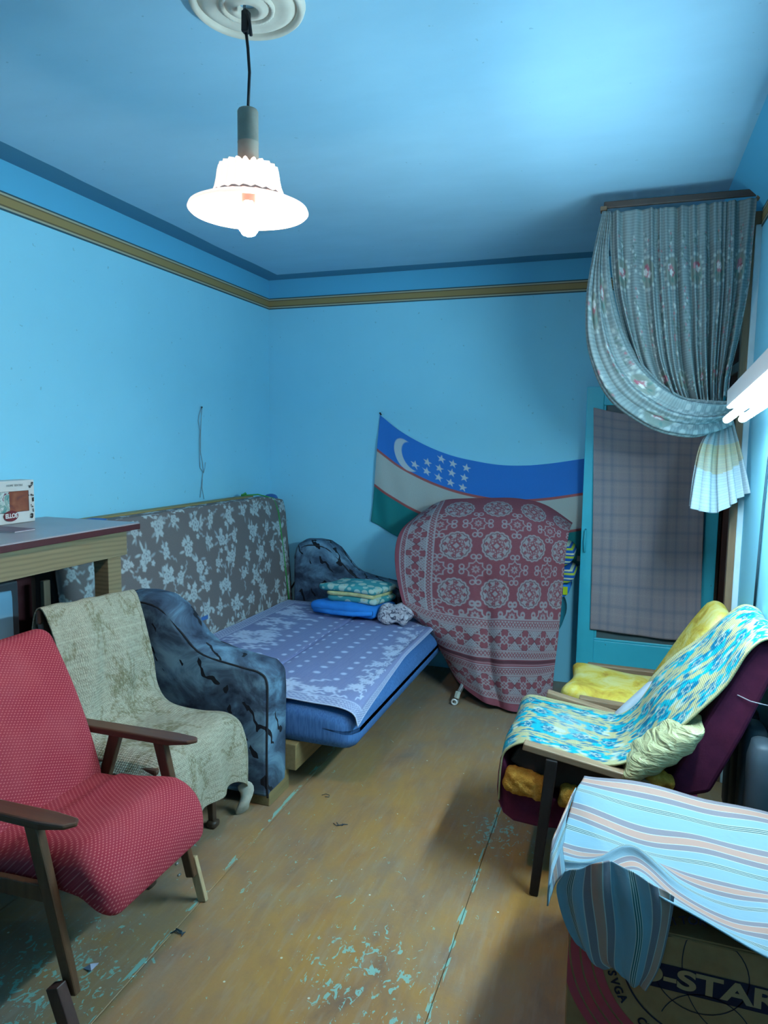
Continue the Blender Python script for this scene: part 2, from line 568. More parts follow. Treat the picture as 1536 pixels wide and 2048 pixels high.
t = NT('turquoise_gloss', .38, .45)
v = t.coord()
c = t.ramp(t.noise(v, 5, 4), [(.3, (.05, .56, .74)), (.7, (.06, .62, .80))])
c = t.mix(t.math('GREATER_THAN', t.noise(t.coord(scale=(1, 1, .5)), 30, 3), .755), c, (.05, .13, .18))
t.bump(t.noise(v, 40, 2), .08, .002)
TURQ = t.base(c)
LX0, LX1, LY0, LY1 = 2.327, 3.118, 4.565, 4.61
lf = thing('door_2', 'turquoise painted balcony door leaf with glazed panel standing open along back wall', 'door', (2.72, 4.59, 0))
lf['kind'] = 'structure'
box('stile', LX0, LX0 + .105, LY0, LY1, .04, 1.975, TURQ, lf)
box('stile', LX1 - .075, LX1, LY0, LY1, .04, 1.975, TURQ, lf)
box('rail', LX0 + .105, LX1 - .075, LY0, LY1, 1.86, 1.975, TURQ, lf)
box('rail', LX0 + .105, LX1 - .075, LY0, LY1, .04, .36, TURQ, lf)
box('glazing_bead', LX0 + .105, LX1 - .075, LY0 + .004, LY0 + .016, .36, .375, TURQ, lf)
box('glazing_bead', LX0 + .105, LX0 + .12, LY0 + .004, LY0 + .016, .375, 1.86, TURQ, lf)
box('glazing_bead', LX1 - .09, LX1 - .075, LY0 + .004, LY0 + .016, .375, 1.86, TURQ, lf)
box('pane', LX0 + .105, LX1 - .075, LY0 + .02, LY0 + .024, .36, 1.86, NT('dusty_pane', .3, .5).base((.10, .16, .17)), lf, r=0)
hx = 2.353
hd = tube('handle', [(hx, LY0, 1.075), (hx, LY0 - .022, 1.07), (hx - .003, LY0 - .028, 1.0), (hx, LY0 - .022, .935), (hx, LY0, .93)], .006, TURQ, lf, 8)
lk = box('latch', LX0 - .022, LX0 + .006, LY0 + .004, LY0 + .03, .865, .90, plain('black_latch', (.02, .02, .02), .4), lf, r=.002)

# plaid cloth pinned over the glass
NU, NV = 90, 150
cv = Cv(NU, NV, .68, 1.42, (.40, .365, .40))
r = np.random.default_rng(3)
for k in range(9):
    x = .04 + k * .076 + r.normal() * .006
    cv.mask(np.clip(1 - np.abs(cv.X - x) / .012, 0, 1) * .42, (.13, .22, .32))
    cv.mask(np.clip(1 - np.abs(cv.X - x - .03) / .008, 0, 1) * .3, (.5, .45, .45))
for k in range(14):
    y = .05 + k * .102 + r.normal() * .006
    cv.mask(np.clip(1 - np.abs(cv.Y - y) / .014, 0, 1) * .42, (.13, .22, .32))
    cv.mask(np.clip(1 - np.abs(cv.Y - y - .04) / .01, 0, 1) * .3, (.5, .45, .45))
PL = [
 [(2.370,4.556,1.845),(2.558,4.556,1.805),(2.731,4.556,1.790),(2.899,4.556,1.787),(3.015,4.556,1.781)],
 [(2.381,4.545,1.581),(2.568,4.545,1.569),(2.742,4.545,1.563),(2.897,4.545,1.559),(3.021,4.545,1.556)],
 [(2.393,4.540,1.236),(2.584,4.540,1.237),(2.757,4.540,1.239),(2.904,4.540,1.242),(3.032,4.540,1.245)],
 [(2.403,4.540,0.853),(2.586,4.540,0.853),(2.762,4.540,0.856),(2.913,4.540,0.861),(3.041,4.540,0.868)],
 [(2.407,4.550,0.431),(2.590,4.550,0.427),(2.769,4.550,0.417),(2.928,4.550,0.415),(3.055,4.550,0.419)]]
o = surf('plaid_cloth', PL, vcol('plaid_weave', .9, 600, .2), None, NU, NV, cv, .003, wrinkle(4, .007, 3, 2), (.68, 1.42))
tag(o, 'grey plaid cloth pinned over the glass of the turquoise door', 'cloth')

# ------------------------------------------------------------------ curtain on a short rod
CB = [
 [(2.453,3.500,2.695),(2.530,3.500,2.694),(2.606,3.500,2.694),(2.674,3.500,2.692),(2.744,3.500,2.692),(2.812,3.500,2.692),(2.877,3.500,2.694),(2.941,3.500,2.694),(3.005,3.500,2.696),(3.065,3.500,2.699)],
 [(2.466,3.500,2.500),(2.542,3.500,2.494),(2.618,3.500,2.493),(2.686,3.500,2.493),(2.756,3.500,2.492),(2.825,3.500,2.491),(2.888,3.500,2.491),(2.949,3.500,2.493),(3.009,3.500,2.494),(3.060,3.500,2.499)],
 [(2.498,3.500,2.293),(2.564,3.500,2.290),(2.638,3.500,2.286),(2.707,3.500,2.287),(2.775,3.500,2.288),(2.842,3.500,2.288),(2.899,3.500,2.294),(2.956,3.500,2.297),(3.006,3.500,2.303),(3.054,3.500,2.307)],
 [(2.575,3.500,2.061),(2.619,3.500,2.060),(2.676,3.500,2.058),(2.736,3.500,2.061),(2.799,3.500,2.063),(2.860,3.500,2.070),(2.907,3.500,2.078),(2.952,3.500,2.085),(2.994,3.500,2.097),(3.029,3.500,2.108)],
 [(2.643,3.490,1.916),(2.678,3.490,1.911),(2.726,3.490,1.905),(2.773,3.490,1.905),(2.826,3.490,1.908),(2.878,3.490,1.916),(2.914,3.490,1.925),(2.949,3.490,1.933),(2.977,3.490,1.946),(3.004,3.490,1.963)],
 [(2.724,3.460,1.792),(2.752,3.460,1.785),(2.782,3.460,1.780),(2.819,3.460,1.785),(2.857,3.460,1.791),(2.894,3.460,1.798),(2.922,3.460,1.807),(2.948,3.460,1.815),(2.970,3.460,1.828),(2.993,3.460,1.846)]]
SW = [
 [(2.421,3.485,2.695),(2.429,3.485,2.694),(2.436,3.485,2.694),(2.445,3.485,2.693),(2.456,3.485,2.692)],
 [(2.385,3.470,2.499),(2.399,3.460,2.495),(2.414,3.465,2.491),(2.434,3.470,2.486),(2.461,3.485,2.483)],
 [(2.358,3.460,2.293),(2.386,3.440,2.283),(2.422,3.445,2.273),(2.460,3.455,2.264),(2.508,3.480,2.257)],
 [(2.373,3.440,2.060),(2.417,3.415,2.055),(2.472,3.420,2.054),(2.527,3.430,2.058),(2.592,3.470,2.066)],
 [(2.470,3.430,1.831),(2.519,3.390,1.857),(2.574,3.390,1.886),(2.628,3.400,1.913),(2.686,3.450,1.943)],
 [(2.657,3.420,1.688),(2.691,3.370,1.732),(2.726,3.360,1.776),(2.761,3.380,1.814),(2.798,3.440,1.855)],
 [(2.827,3.410,1.644),(2.841,3.360,1.697),(2.856,3.350,1.742),(2.872,3.370,1.785),(2.890,3.420,1.831)],
 [(2.936,3.420,1.670),(2.940,3.370,1.710),(2.947,3.360,1.747),(2.957,3.380,1.783),(2.970,3.420,1.822)],
 [(3.006,3.440,1.712),(3.008,3.400,1.738),(3.011,3.390,1.763),(3.015,3.400,1.790),(3.021,3.430,1.820)]]
NU, NV = 330, 230
cv = Cv(NU, NV, 1.5, 1.3, (.23, .30, .31))
cv.mask((np.sin(cv.Y * 2 * PI / .017) > .15) * .45, (.105, .155, .175))
r = np.random.default_rng(11)
def rose(x, y, k=1.0):
    for q in range(14):
        a = q / 14 * 2 * PI
        cv.p(ell(.014 * k, .009 * k), (.36, .44, .44), x + .075 * k * math.cos(a), y + .095 * k * math.sin(a), .03)
    cv.p(ell(.062 * k, .082 * k), (.19, .24, .22), x, y, .1)
    for q in range(7):
        a = r.random() * 6.3; d = r.random() * .028 * k
        cv.p(petal(.022 * k, 5), ((.34, .13, .17), (.40, .20, .23), (.55, .60, .60), (.28, .09, .12))[q % 4], x + d * math.cos(a), y + d * math.sin(a) - .01, .04)
    for q in range(5):
        a = r.uniform(.3, 2.8)
        cv.p(ell(.014 * k, .006 * k), (.10, .20, .19), x + .045 * k * math.cos(a), y + .05 * k * math.sin(a), .03, a)
def spray(x, y, L):
    for q in range(int(L / .013)):
        yy = y + q * .013 + r.normal() * .005; xx = x + .016 * math.sin(q * .9 + x * 30) + r.normal() * .008
        k_ = r.random()
        if k_ < .28: cv.p(petal(r.uniform(.007, .013), 5), (.40, .48, .48), xx, yy, .03)
        elif k_ < .75: cv.p(ell(.011, .0045), (.10, .17, .155), xx, yy, .02, r.random() * 3)
        else: cv.p(petal(.008, 5), (.33, .16, .19), xx, yy, .02)
for k in range(7):
    x = .10 + k * .25
    rose(x, .37, 1.0); rose(x + .02, 1.02, .95)
    spray(x + .125, .16, .22); spray(x + .125, .46, .36); spray(x, .55, .30); spray(x + .125, 1.0, .2); spray(x, .14, .12)
cv.mask((cv.Y > 1.22) * .5 * (np.sin(cv.X * 55) * np.sin(cv.Y * 70) > .2), (.50, .60, .62))
cu = thing('curtain', 'grey green floral curtain gathered and knotted beside the balcony door', 'curtain', (2.8, 3.5, 0))
def pleat(U, W):
    x = U + .014 * np.sin(U * 23) + .004 * np.sin(W * 5 + U * 40)
    a = .030 * np.sin(2 * PI * 10.5 * x + 1.6 * np.sin(U * 11)) * (.7 + .5 * np.sin(U * 31)) + .011 * np.sin(2 * PI * 23 * x + W * 2 + 2 * np.sin(U * 17))
    return a * (.45 + .75 * W)
CURT = vcol('curtain_weave', .9, 700, .25)
surf('panel', CB, CURT, cu, NU, NV, cv, .003, pleat, (1.5, 1.3))
cv2 = Cv(120, 260, .55, 1.55, (.23, .30, .31))
cv2.mask((np.sin(cv2.Y * 2 * PI / .017) > .15) * .45, (.105, .155, .175))
cv = cv2
for x, y in ((.2, .42), (.38, .80), (.16, .98), (.36, .35)): rose(x, y, .9)
for x, y in ((.1, .25), (.28, .55), (.42, .5), (.1, .6), (.30, .86)): spray(x, y, .22)
cv2.mask((cv2.Y > 1.02) * .55 * (np.sin(cv2.X * 75) * np.sin(cv2.Y * 80) > .25), (.46, .54, .56))
surf('swag', SW, CURT, cu, 120, 260, cv2, .003, lambda U, W: .016 * np.sin(2 * PI * 3.2 * U + .7 + 1.2 * W) * np.clip(W * 3, 0, 1) + .006 * np.sin(2 * PI * 7 * U + 3 * W), (.55, 1.55))
TB = [
 [(2.932,3.420,1.707),(2.943,3.420,1.712),(2.963,3.420,1.716),(2.983,3.420,1.721),(2.999,3.420,1.730),(3.014,3.420,1.738)],
 [(2.885,3.400,1.622),(2.912,3.380,1.618),(2.955,3.400,1.612),(2.990,3.390,1.617),(3.022,3.410,1.624),(3.044,3.420,1.635)],
 [(2.865,3.400,1.499),(2.901,3.360,1.490),(2.958,3.400,1.479),(3.002,3.370,1.493),(3.044,3.410,1.514),(3.074,3.420,1.537)],
 [(2.855,3.400,1.347),(2.893,3.350,1.331),(2.971,3.400,1.320),(3.020,3.360,1.362),(3.063,3.400,1.396),(3.101,3.420,1.418)]]
NU, NV = 160, 90
cv = Cv(NU, NV, .9, .42, (.30, .38, .40))
cv.mask((cv.Y > .13) * 1.0, (.42, .40, .27)); cv.mask((cv.Y > .19) * .35, (.42, .46, .40))
cv.mask((cv.Y > .245 + .02 * np.sin(cv.X * 4)) * 1.0, (.44, .58, .66))
cv.mask((np.sin(cv.Y * 2 * PI / .012) > .3) * .28, (.20, .28, .32))
surf('tail', TB, CURT, cu, NU, NV, cv, .004, lambda U, W: .013 * np.sin(2 * PI * 6 * U + .8 * np.sin(7 * U)) * (.3 + W), (.9, .42))
ROD = wood('rod_wood', (.045, .035, .03), (.08, .06, .05), 0, .6)
rd = thing('curtain_rod', 'dark wooden curtain rod under the ceiling carrying the floral curtain', 'curtain rod', (2.75, 3.5, 2.6))
ra, rb = Vector((2.425,3.510,2.723)), Vector((3.078,3.510,2.718))
bar('pelmet_board', ra + Vector((0, 0, .006)), rb + Vector((0, 0, .006)), .018, .03, ROD, rd)
for p in (ra, rb):
    bar('bracket', p + Vector((0, -.02, -.012)), p + Vector((0, .03, -.012)), .03, .022, WD, rd)

# ------------------------------------------------------------------ fluorescent lamp on the right wall (bare tubes are the main light of the room)
fl_ = thing('fluorescent_lamp', 'bright twin tube fluorescent lamp on the right wall in front of the curtain', 'lamp', (3.06, 3.0, 1.8))
HOUS = NT('lamp_white', .4, .4).base((.75, .80, .82))
def em(name, c, s):
    t = NT(name)
    t.b.inputs['Base Color'].default_value = (.8, .8, .8, 1)
    t.b.inputs['Emission Color'].default_value = (*c, 1)
    t.b.inputs['Emission Strength'].default_value = s
    return t.m
TUBE = em('tube_glow', TUBE_COLOR, TUBE_POWER)
A, M_ = Vector((2.975,2.881,1.779)), Vector((2.975,2.412,1.815))
B = A + (M_ - A).normalized() * .92
bar('housing', A + Vector((-.005, 0, .015)), B + Vector((-.005, 0, .015)), .10, .07, HOUS, fl_, .006)
for dx, dz, ext in ((-.045, -.055, .05), (.0, -.06, -.03)):
    d = (A - B).normalized()
    a = A + d * ext + Vector((dx, 0, dz)); b = B + Vector((dx, 0, dz))
    tube('tube', [a, b], .013, TUBE, fl_, 14)
    for e, q in ((a, d), (b, -d)):
        tube('tube_cap', [e - q * .002, e + q * .02], .0135, HOUS, fl_, 14)
    bar('lampholder', a - d * .02 + Vector((-dx * .5, 0, .02)), a - d * .02 + Vector((0, 0, .0)), .02, .03, HOUS, fl_)
DARKC = plain('dark_cable', (.02, .05, .07), .5)
tag(tube('lamp_cable', [(3.092,3.082,0.958), (3.092,3.061,1.170), (3.092,3.036,1.392), (3.092,2.999,1.569), (3.092,2.933,1.682)], .005, DARKC, None, 8), 'thin dark cable hanging down the right wall below the tube lamp', 'cable')

# ------------------------------------------------------------------ ceiling medallion and pendant lamp
LC = (1.552, 1.765)
PLAS = plain('medallion_plaster', (.62, .60, .52), .7, .1)
md = thing('ceiling_medallion', 'round moulded plaster medallion above the pendant lamp', 'medallion', (LC[0], LC[1], H - .04))
lathe('outer_ring', [(.158, -.0), (.154, -.012), (.145, -.02), (.136, -.012), (.133, -.004)], (*LC, H), PLAS, md)
lathe('dish', [(.134, -.004), (.12, -.014), (.108, -.018), (.095, -.014), (.074, -.012)], (*LC, H), PLAS, md)
lathe('beaded_ring', [(.075, -.012), (.071, -.02), (.065, -.02), (.061, -.012)], (*LC, H), PLAS, md, 96, lambda i, r, a: (r + (.0025 * math.cos(a * 40) if 0 < i < 3 else 0), 0))
lathe('centre_rose', [(.063, -.012), (.045, -.022), (.033, -.026), (.028, -.018), (.026, -.001)], (*LC, H), PLAS, md)
pd = thing('pendant_lamp', 'lit pendant lamp with pale pleated shade hanging from the ceiling medallion', 'lamp', (LC[0], LC[1], 2.2))
BLK = plain('black_tape', (.012, .014, .018), .5)
tube('hook', [(LC[0] - .008, LC[1], H - .002), (LC[0] - .008, LC[1], H - .03), (LC[0], LC[1] - .006, H - .045), (LC[0] + .008, LC[1], H - .034)], .004, plain('steel', (.4, .42, .42), .35, metal=1), pd, 8)
bar('terminal_block', (LC[0] + .004, LC[1] - .012, H - .03), (LC[0] + .003, LC[1] - .012, H - .085), .022, .02, BLK, pd)
tube('loose_wire', [(LC[0] + .004, LC[1] - .02, H - .03), (LC[0] + .018, LC[1] - .02, H - .06), (LC[0] + .022, LC[1] - .018, H - .098)], .0045, BLK, pd, 6)
tube('cord', [(LC[0] + .003, LC[1] - .012, H - .08), (LC[0] + .004, LC[1] - .004, 2.68), (LC[0] + .006, LC[1], 2.62), (LC[0], LC[1], 2.515)], .0042, BLK, pd, 8)
HOLD = plain('lamp_cup', (.30, .27, .22), .6, .12, 30)
lathe('holder_cup', [(.001, 2.523), (.026, 2.523), (.0285, 2.518), (.0285, 2.44), (.029, 2.439), (.029, 2.436), (.0285, 2.435), (.029, 2.36), (.02, 2.355)], (*LC, 0), HOLD, pd, 32)
t = NT('lamp_shade_plastic', .5, .3)
t.b.inputs['Base Color'].default_value = (.9, .72, .62, 1)
t.b.inputs['Emission Color'].default_value = (1, .78, .68, 1)
t.b.inputs['Emission Strength'].default_value = SHADE_GLOW
SHADE = t.m
def pl(i, r, a):
    k = max(0, 1 - i / 9)
    return r * (1 + .045 * k * math.cos(a * 22)), .006 * k * math.cos(a * 22)
sh = lathe('lamp_shade', [(.030, 2.417), (.060, 2.418), (.078, 2.414), (.082, 2.40), (.085, 2.38), (.090, 2.36), (.098, 2.342), (.108, 2.33), (.122, 2.323), (.145, 2.317), (.162, 2.309), (.165, 2.302), (.160, 2.298)], (*LC, -.046), SHADE, pd, 132, pl, .002)
lathe('pleat_ring', [(.105, 2.336), (.110, 2.332), (.113, 2.329)], (*LC, -.046), plain('shade_trim', (.75, .42, .34), .5), pd, 64, lambda i, r, a: (r, .003 * math.cos(a * 22)), .002)
lathe('lampholder', [(.001, 2.40), (.0185, 2.40), (.019, 2.33), (.018, 2.326)], (*LC, -.046), plain('pinkish_lampholder', (.10, .045, .045), .6), pd, 24)
BULB = em('bulb_glow', BULB_COLOR, 60)
lathe('bulb', [(.012, 2.283), (.016, 2.27), (.027, 2.248), (.031, 2.228), (.028, 2.208), (.018, 2.193), (.001, 2.187)], (*LC, 0), BULB, pd, 24)
L = bpy.data.lights.new('bulb_light', 'POINT')
L.energy = BULB_POWER; L.color = BULB_COLOR; L.shadow_soft_size = .035
lo = bpy.data.objects.new('bulb_light', L); COL.objects.link(lo); lo.location = (LC[0], LC[1], 2.15)

# ------------------------------------------------------------------ flag
NU, NV = 400, 200
cv = Cv(NU, NV, 425, 212, '2f7fd0')
BLUE, RED, WHT, GRN = (.028, .19, .60), (.36, .07, .07), (.42, .47, .45), (.012, .19, .19)
cv.img[:] = lin(BLUE)
cv.mask((cv.Y > 69) * 1.0, WHT)
cv.mask((cv.Y > 140) * 1.0, GRN)
cv.mask((np.abs(cv.Y - 70.5) < 2.4) * .9, RED); cv.mask((np.abs(cv.Y - 140.5) < 2.4) * .9, RED)
cv.p(lambda x, y: np.maximum(ell(24, 29)(x, y), -ell(21, 26)(x - 13, y + 1)), (.46, .56, .62), 61, 40, 40, -.25)
for x, y in ((885.0, 918), (906.6, 927.5), (931.9, 935.3), (858, 925.6), (880.3, 936.6), (903.4, 946), (926.9, 954.7), (834.7, 931), (856, 943.8), (878, 954.7), (900, 965.6), (923, 974)):
    tx = np.interp(x, [760, 800, 850, 900, 950], [830, 862, 890, 910, 922])
    yy = y - tx
    cv.p(star5(8.2), (.50, .60, .66), x - 760 + 10 * yy / 212, yy, 12, .1)
FP = [
 [(0.895,4.722,1.806),(1.048,4.722,1.693),(1.234,4.722,1.596),(1.416,4.722,1.529),(1.594,4.722,1.491),(1.767,4.722,1.468),(1.936,4.722,1.468),(2.100,4.722,1.485),(2.260,4.722,1.512),(2.369,4.722,1.530)],
 [(0.873,4.700,1.430),(1.042,4.700,1.319),(1.240,4.700,1.227),(1.430,4.700,1.164),(1.608,4.700,1.126),(1.782,4.700,1.107),(1.951,4.700,1.112),(2.115,4.700,1.133),(2.275,4.700,1.164),(2.385,4.700,1.186)],
 [(0.839,4.710,1.038),(1.025,4.710,0.946),(1.233,4.710,0.849),(1.436,4.710,0.791),(1.616,4.710,0.750),(1.791,4.710,0.739),(1.961,4.710,0.748),(2.127,4.710,0.774),(2.288,4.710,0.809),(2.399,4.710,0.834)]]
def ff(U, W):
    a = np.exp(-U * 5)
    return .008 * a * np.sin(2 * PI * (U * 9 - W * 1.1)) * (.2 + W) + .004 * np.sin(2 * PI * (2.5 * U + 1.4 * W)) * W + .003 * np.sin(2 * PI * (5 * U - 2 * W)) * np.clip((U - .6) * 3, 0, 1)
tag(surf('flag', FP, vcol('flag_cloth', .7, 500, .08, .08), None, NU, NV, cv, .002, ff, (1.45, .72)), 'blue white green flag with crescent and stars hanging on the back wall', 'flag')
tag(tube('flag_nail', [(0.900,4.728,1.809), (0.903,4.700,1.819)], .006, BLK, None, 8), 'small dark nail holding the left corner of the flag', 'nail')
wr = thing('hanging_twine', 'thin twine looped over a nail on the left wall', 'twine', (.005, 3.6, 1.0))
TW = plain('twine_fibre', (.20, .32, .38), .8)
tube('nail', [(0.000,3.839,1.823), (0.020,3.809,1.819)], .004, BLK, wr, 8)
tube('strand', [(0.008,3.821,1.819), (0.008,3.792,1.765), (0.008,3.786,1.733), (0.008,3.801,1.670), (0.008,3.794,1.613), (0.008,3.792,1.534), (0.008,3.795,1.438)], .0022, TW, wr, 6)
tube('strand', [(0.008,3.827,1.820), (0.008,3.813,1.724), (0.008,3.806,1.645), (0.008,3.803,1.534), (0.008,3.823,1.470), (0.008,3.833,1.402)], .0022, TW, wr, 6)
tube('strand', [(0.008,3.795,1.438), (0.008,3.833,1.402), (0.008,3.850,1.433), (0.008,3.857,1.469)], .002, TW, wr, 6)
tube('strand', [(0.008,3.827,1.408), (0.008,3.815,1.351), (0.008,3.808,1.310), (0.008,3.790,1.246)], .002, TW, wr, 6)
tube('strand', [(0.008,3.820,1.364), (0.008,3.813,1.309), (0.008,3.834,1.233)], .002, TW, wr, 6)

# ------------------------------------------------------------------ upturned mattress against the left wall
mt = thing('floral_mattress', 'floral mattress standing on edge against the left wall behind the bed', 'mattress', (.15, 3.5, .44))
NU, NV = 430, 260
MW, MH = 2.2, .86
cv = Cv(NU, NV, MW, MH, (.155, .14, .138))
r = np.random.default_rng(21)
WH = (.43, .50, .51); WG = (.30, .355, .37)
def bloom(x, y, R):
    cv.p(petal(R, 5, .3, r.random() * 3), WH, x, y, R * 1.1)
    cv.p(petal(R * .62, 5, .35, r.random() * 3), (.22, .25, .27), x, y, R)
    cv.p(petal(R * .5, 5, .35, r.random() * 3), WH, x, y, R)
    cv.p(disc(R * .16), (.2, .2, .22), x, y, R)
for j in range(8):
    for i in range(15):
        x = (i + .5 * (j % 2)) * .158 + r.normal() * .016; y = .04 + j * .115 + r.normal() * .012
        big = (i + j) % 2 == 0
        R = .035 if big else .026
        bloom(x, y, R)
        for q in range(11 if big else 7):
            a = r.random() * 6.3; d = R * r.uniform(1.0, 1.75)
            if q % 2: cv.p(petal(R * .42, 5, .35), WH, x + d * math.cos(a), y + d * math.sin(a), R)
            else: cv.p(ell(R * .55, R * .18), WG if q % 4 else WH, x + d * math.cos(a), y + d * math.sin(a), R, a + r.normal() * .4)
        a = r.random() * 6.3
        for q in range(4):
            cv.p(ell(.009, .004), WG, x + math.cos(a) * (R * 1.7 + q * .013), y + math.sin(a) * (R * 1.7 + q * .013), .02, a + (.7 if q % 2 else -.7))
MB, MTp = .285, .185    # front face x at the bottom, top
y0, y1, z0, z1 = 2.38, 4.53, .44, 1.20
net = []
for kz in np.linspace(0, 1, 7):
    row = []
    for ky in np.linspace(0, 1, 9):
        y = y0 + (y1 - y0) * ky + .06 * kz * ky
        z = z1 + (z0 - z1) * (1 - 0) * (kz) if False else z1 + (z0 - z1) * (1 - (1 - kz))
        x = MTp + (MB - MTp) * kz + .012 * math.sin(PI * ky) * math.sin(PI * kz)
        row.append((x, y - .06 * kz * ky + .07 * (1 - kz) * ky, z))
    net.append(row)
net = np.array(net)
e = net[0].copy(); e[:, 0] -= .055; e[:, 2] += .018
m_ = net[0].copy(); m_[:, 0] -= .018; m_[:, 2] += .012
net = np.concatenate([[e], [m_], net])
# round the far upper corner and turn the far edge back towards the wall
net[0:3, -1, 2] -= .035; net[0:3, -1, 1] -= .02; net[0:2, -2, 2] -= .0
c2 = net[:, -1:].copy(); c2[:, :, 0] -= .06; c2[:, :, 1] += .03
net = np.concatenate([net, c2], 1)
surf('floral_cover', net, vcol('floral_ticking', .8, 450, .12, .1), mt, NU, NV, cv, .006, wrinkle(8, .003, 4, 2), (MW, MH))
prism('core', [(.03, .45), (.245, .45), (.155, 1.19), (.03, 1.19)], 1, y0 + .01, y1 + .03, plain('ticking_edge', (.10, .10, .11), .9), mt, .01)
bar('edge_lath', (.10, 2.56, 1.218), (.085, 4.28, 1.218), .06, .022, wood('yellow_lath', (.22, .17, .06), (.32, .25, .10), 1, .6), mt)
BLU = plain('blue_cloth', (.04, .13, .36), .85)
rpad('blue_patch', (.135, 2.66, 1.205), (.07, .22, .05), .02, BLU, mt, 4)
rpad('blue_patch', (.10, 4.56, 1.165), (.10, .10, .11), .04, BLU, mt, 5)
box('blue_patch', .272, .279, 3.385, 3.455, .51, .585, BLU, mt, .002)
GRC = plain('green_cord', (.04, .28, .06), .7)
def tie(px, yb):
    tube('green_cord', [(.09, yb - .30, 1.235), (.14, yb - .16, 1.235), (.185, yb - .02, 1.20), (.21, yb + .01, 1.10), (.24, yb + .02, .85), (.30, yb + .0, .46)], .005, GRC, mt, 6)
tie(0, 4.46); tie(0, 2.60)
tube('cord_knot', [(.09, 4.16, 1.235), (.11, 4.18, 1.252), (.10, 4.21, 1.245), (.085, 4.17, 1.238)], .006, GRC, mt, 6)

# ------------------------------------------------------------------ sofa bed
sf = thing('sofa_bed', 'low sofa bed folded flat with blue seat and dark brush patterned arms', 'sofa bed', (.8, 3.6, 0))
t = NT('brush_print', .8, .2)
v = t.coord()
f = t.noise(t.coord(scale=(1, 1, 1.4)), 4.2, 5, .6, .8)
c = t.ramp(f, [(.34, (.018, .028, .05)), (.46, (.05, .085, .13)), (.56, (.10, .19, .27)), (.68, (.18, .33, .44))])
s1 = t.n('TexWave', wave_type='BANDS', bands_direction='DIAGONAL')
s1.inputs['Scale'].default_value = 5; s1.inputs['Distortion'].default_value = 9; s1.inputs['Detail'].default_value = 3; s1.inputs['Detail Scale'].default_value = 1.2
t.l(t.coord(scale=(1, 1, .7)), s1.inputs['Vector'])
mk = t.math('MULTIPLY', t.math('GREATER_THAN', s1.outputs['Fac'], .93), t.math('GREATER_THAN', t.noise(v, 5, 2), .53))
c = t.mix(mk, c, (.008, .009, .014))
t.bump(t.noise(v, 14, 3), .25, .01)
ARM = t.base(c)
AP = [(.33, .05), (.33, .80), (.35, .87), (.41, .905), (.50, .91), (.58, .90), (.65, .86), (.71, .79), (.76, .73), (.82, .69), (.92, .665), (1.02, .65), (1.12, .635), (1.16, .60), (1.165, .50), (1.16, .25), (1.15, .05)]
def softarm(name, ya, yb, front=0):
    """arm: outline pushed across, crowned faces so it looks stuffed"""
    pol = np.array(AP)
    n = len(pol); ks = np.linspace(0, 1, 9)
    c = np.array([.75, .42]); V = []; F = []
    for k in ks:
        w_ = 1 - .09 * (abs(2 * k - 1) ** 4)
        for q in pol:
            p = c + (q - c) * [1 - (1 - w_) * .35, w_] if q[1] > .1 else q
            V.append((p[0], ya + (yb - ya) * k, p[1]))
    for i in range(8):
        for j in range(n):
            F.append((i * n + j, i * n + (j + 1) % n, (i + 1) * n + (j + 1) % n, (i + 1) * n + j))
    F.append(tuple(range(n))); F.append(tuple(8 * n + k for k in range(n))[::-1])
    o = fixn(mesh(name, V, F, ARM, sf))
    bevel(o, .018, 3)
    pip = [(p[0], ya + .006, p[1]) for p in np.array(V)[:n][[1, 3, 5, 7, 9, 11, 12, 13, 14, 15, 16]][:, [0, 2]]]
    tube('piping', cr1(np.array([(x, ya + .008, z) for x, y, z in pip]), np.linspace(0, 1, 50)), .005, plain('dark_piping', (.012, .014, .02), .8), o, 6)
    return o
softarm('arm', 2.575, 2.765)
softarm('arm', 4.46, 4.64)
t = NT('blue_seat_cloth', .85, .2)
v = t.coord(scale=(1, 1, 1))
f = t.noise(t.coord(scale=(60, 60, 6)), 3, 3)
c = t.ramp(f, [(.3, (.04, .12, .30)), (.7, (.075, .20, .46))])
t.bump(f, .3, .002)
SEATB = t.base(c)
def sag(P, N):
    P = P.copy()
    k = np.clip((P[:, 0] - .35) / .25, 0, 1)
    P[:, 2] -= .035 * k * (P[:, 2] > 0) + .0
    return P
rpad('seat_cushion', (.897, 3.61, .315), (1.165, 1.66, .22), .075, SEATB, sf, 22, sag)
BEDW = wood('bed_frame_wood', (.16, .12, .05), (.27, .20, .09), 1, .5)
box('bed_frame', .35, 1.20, 2.76, 4.46, .10, .225, BEDW, sf)
box('leg', 1.02, 1.15, 2.60, 2.79, 0, .10, BEDW, sf)
box('leg', .36, .46, 2.60, 2.74, 0, .10, BEDW, sf)
box('leg', 1.02, 1.15, 4.44, 4.60, 0, .10, BEDW, sf)
box('leg', .36, .46, 4.44, 4.60, 0, .10, BEDW, sf)

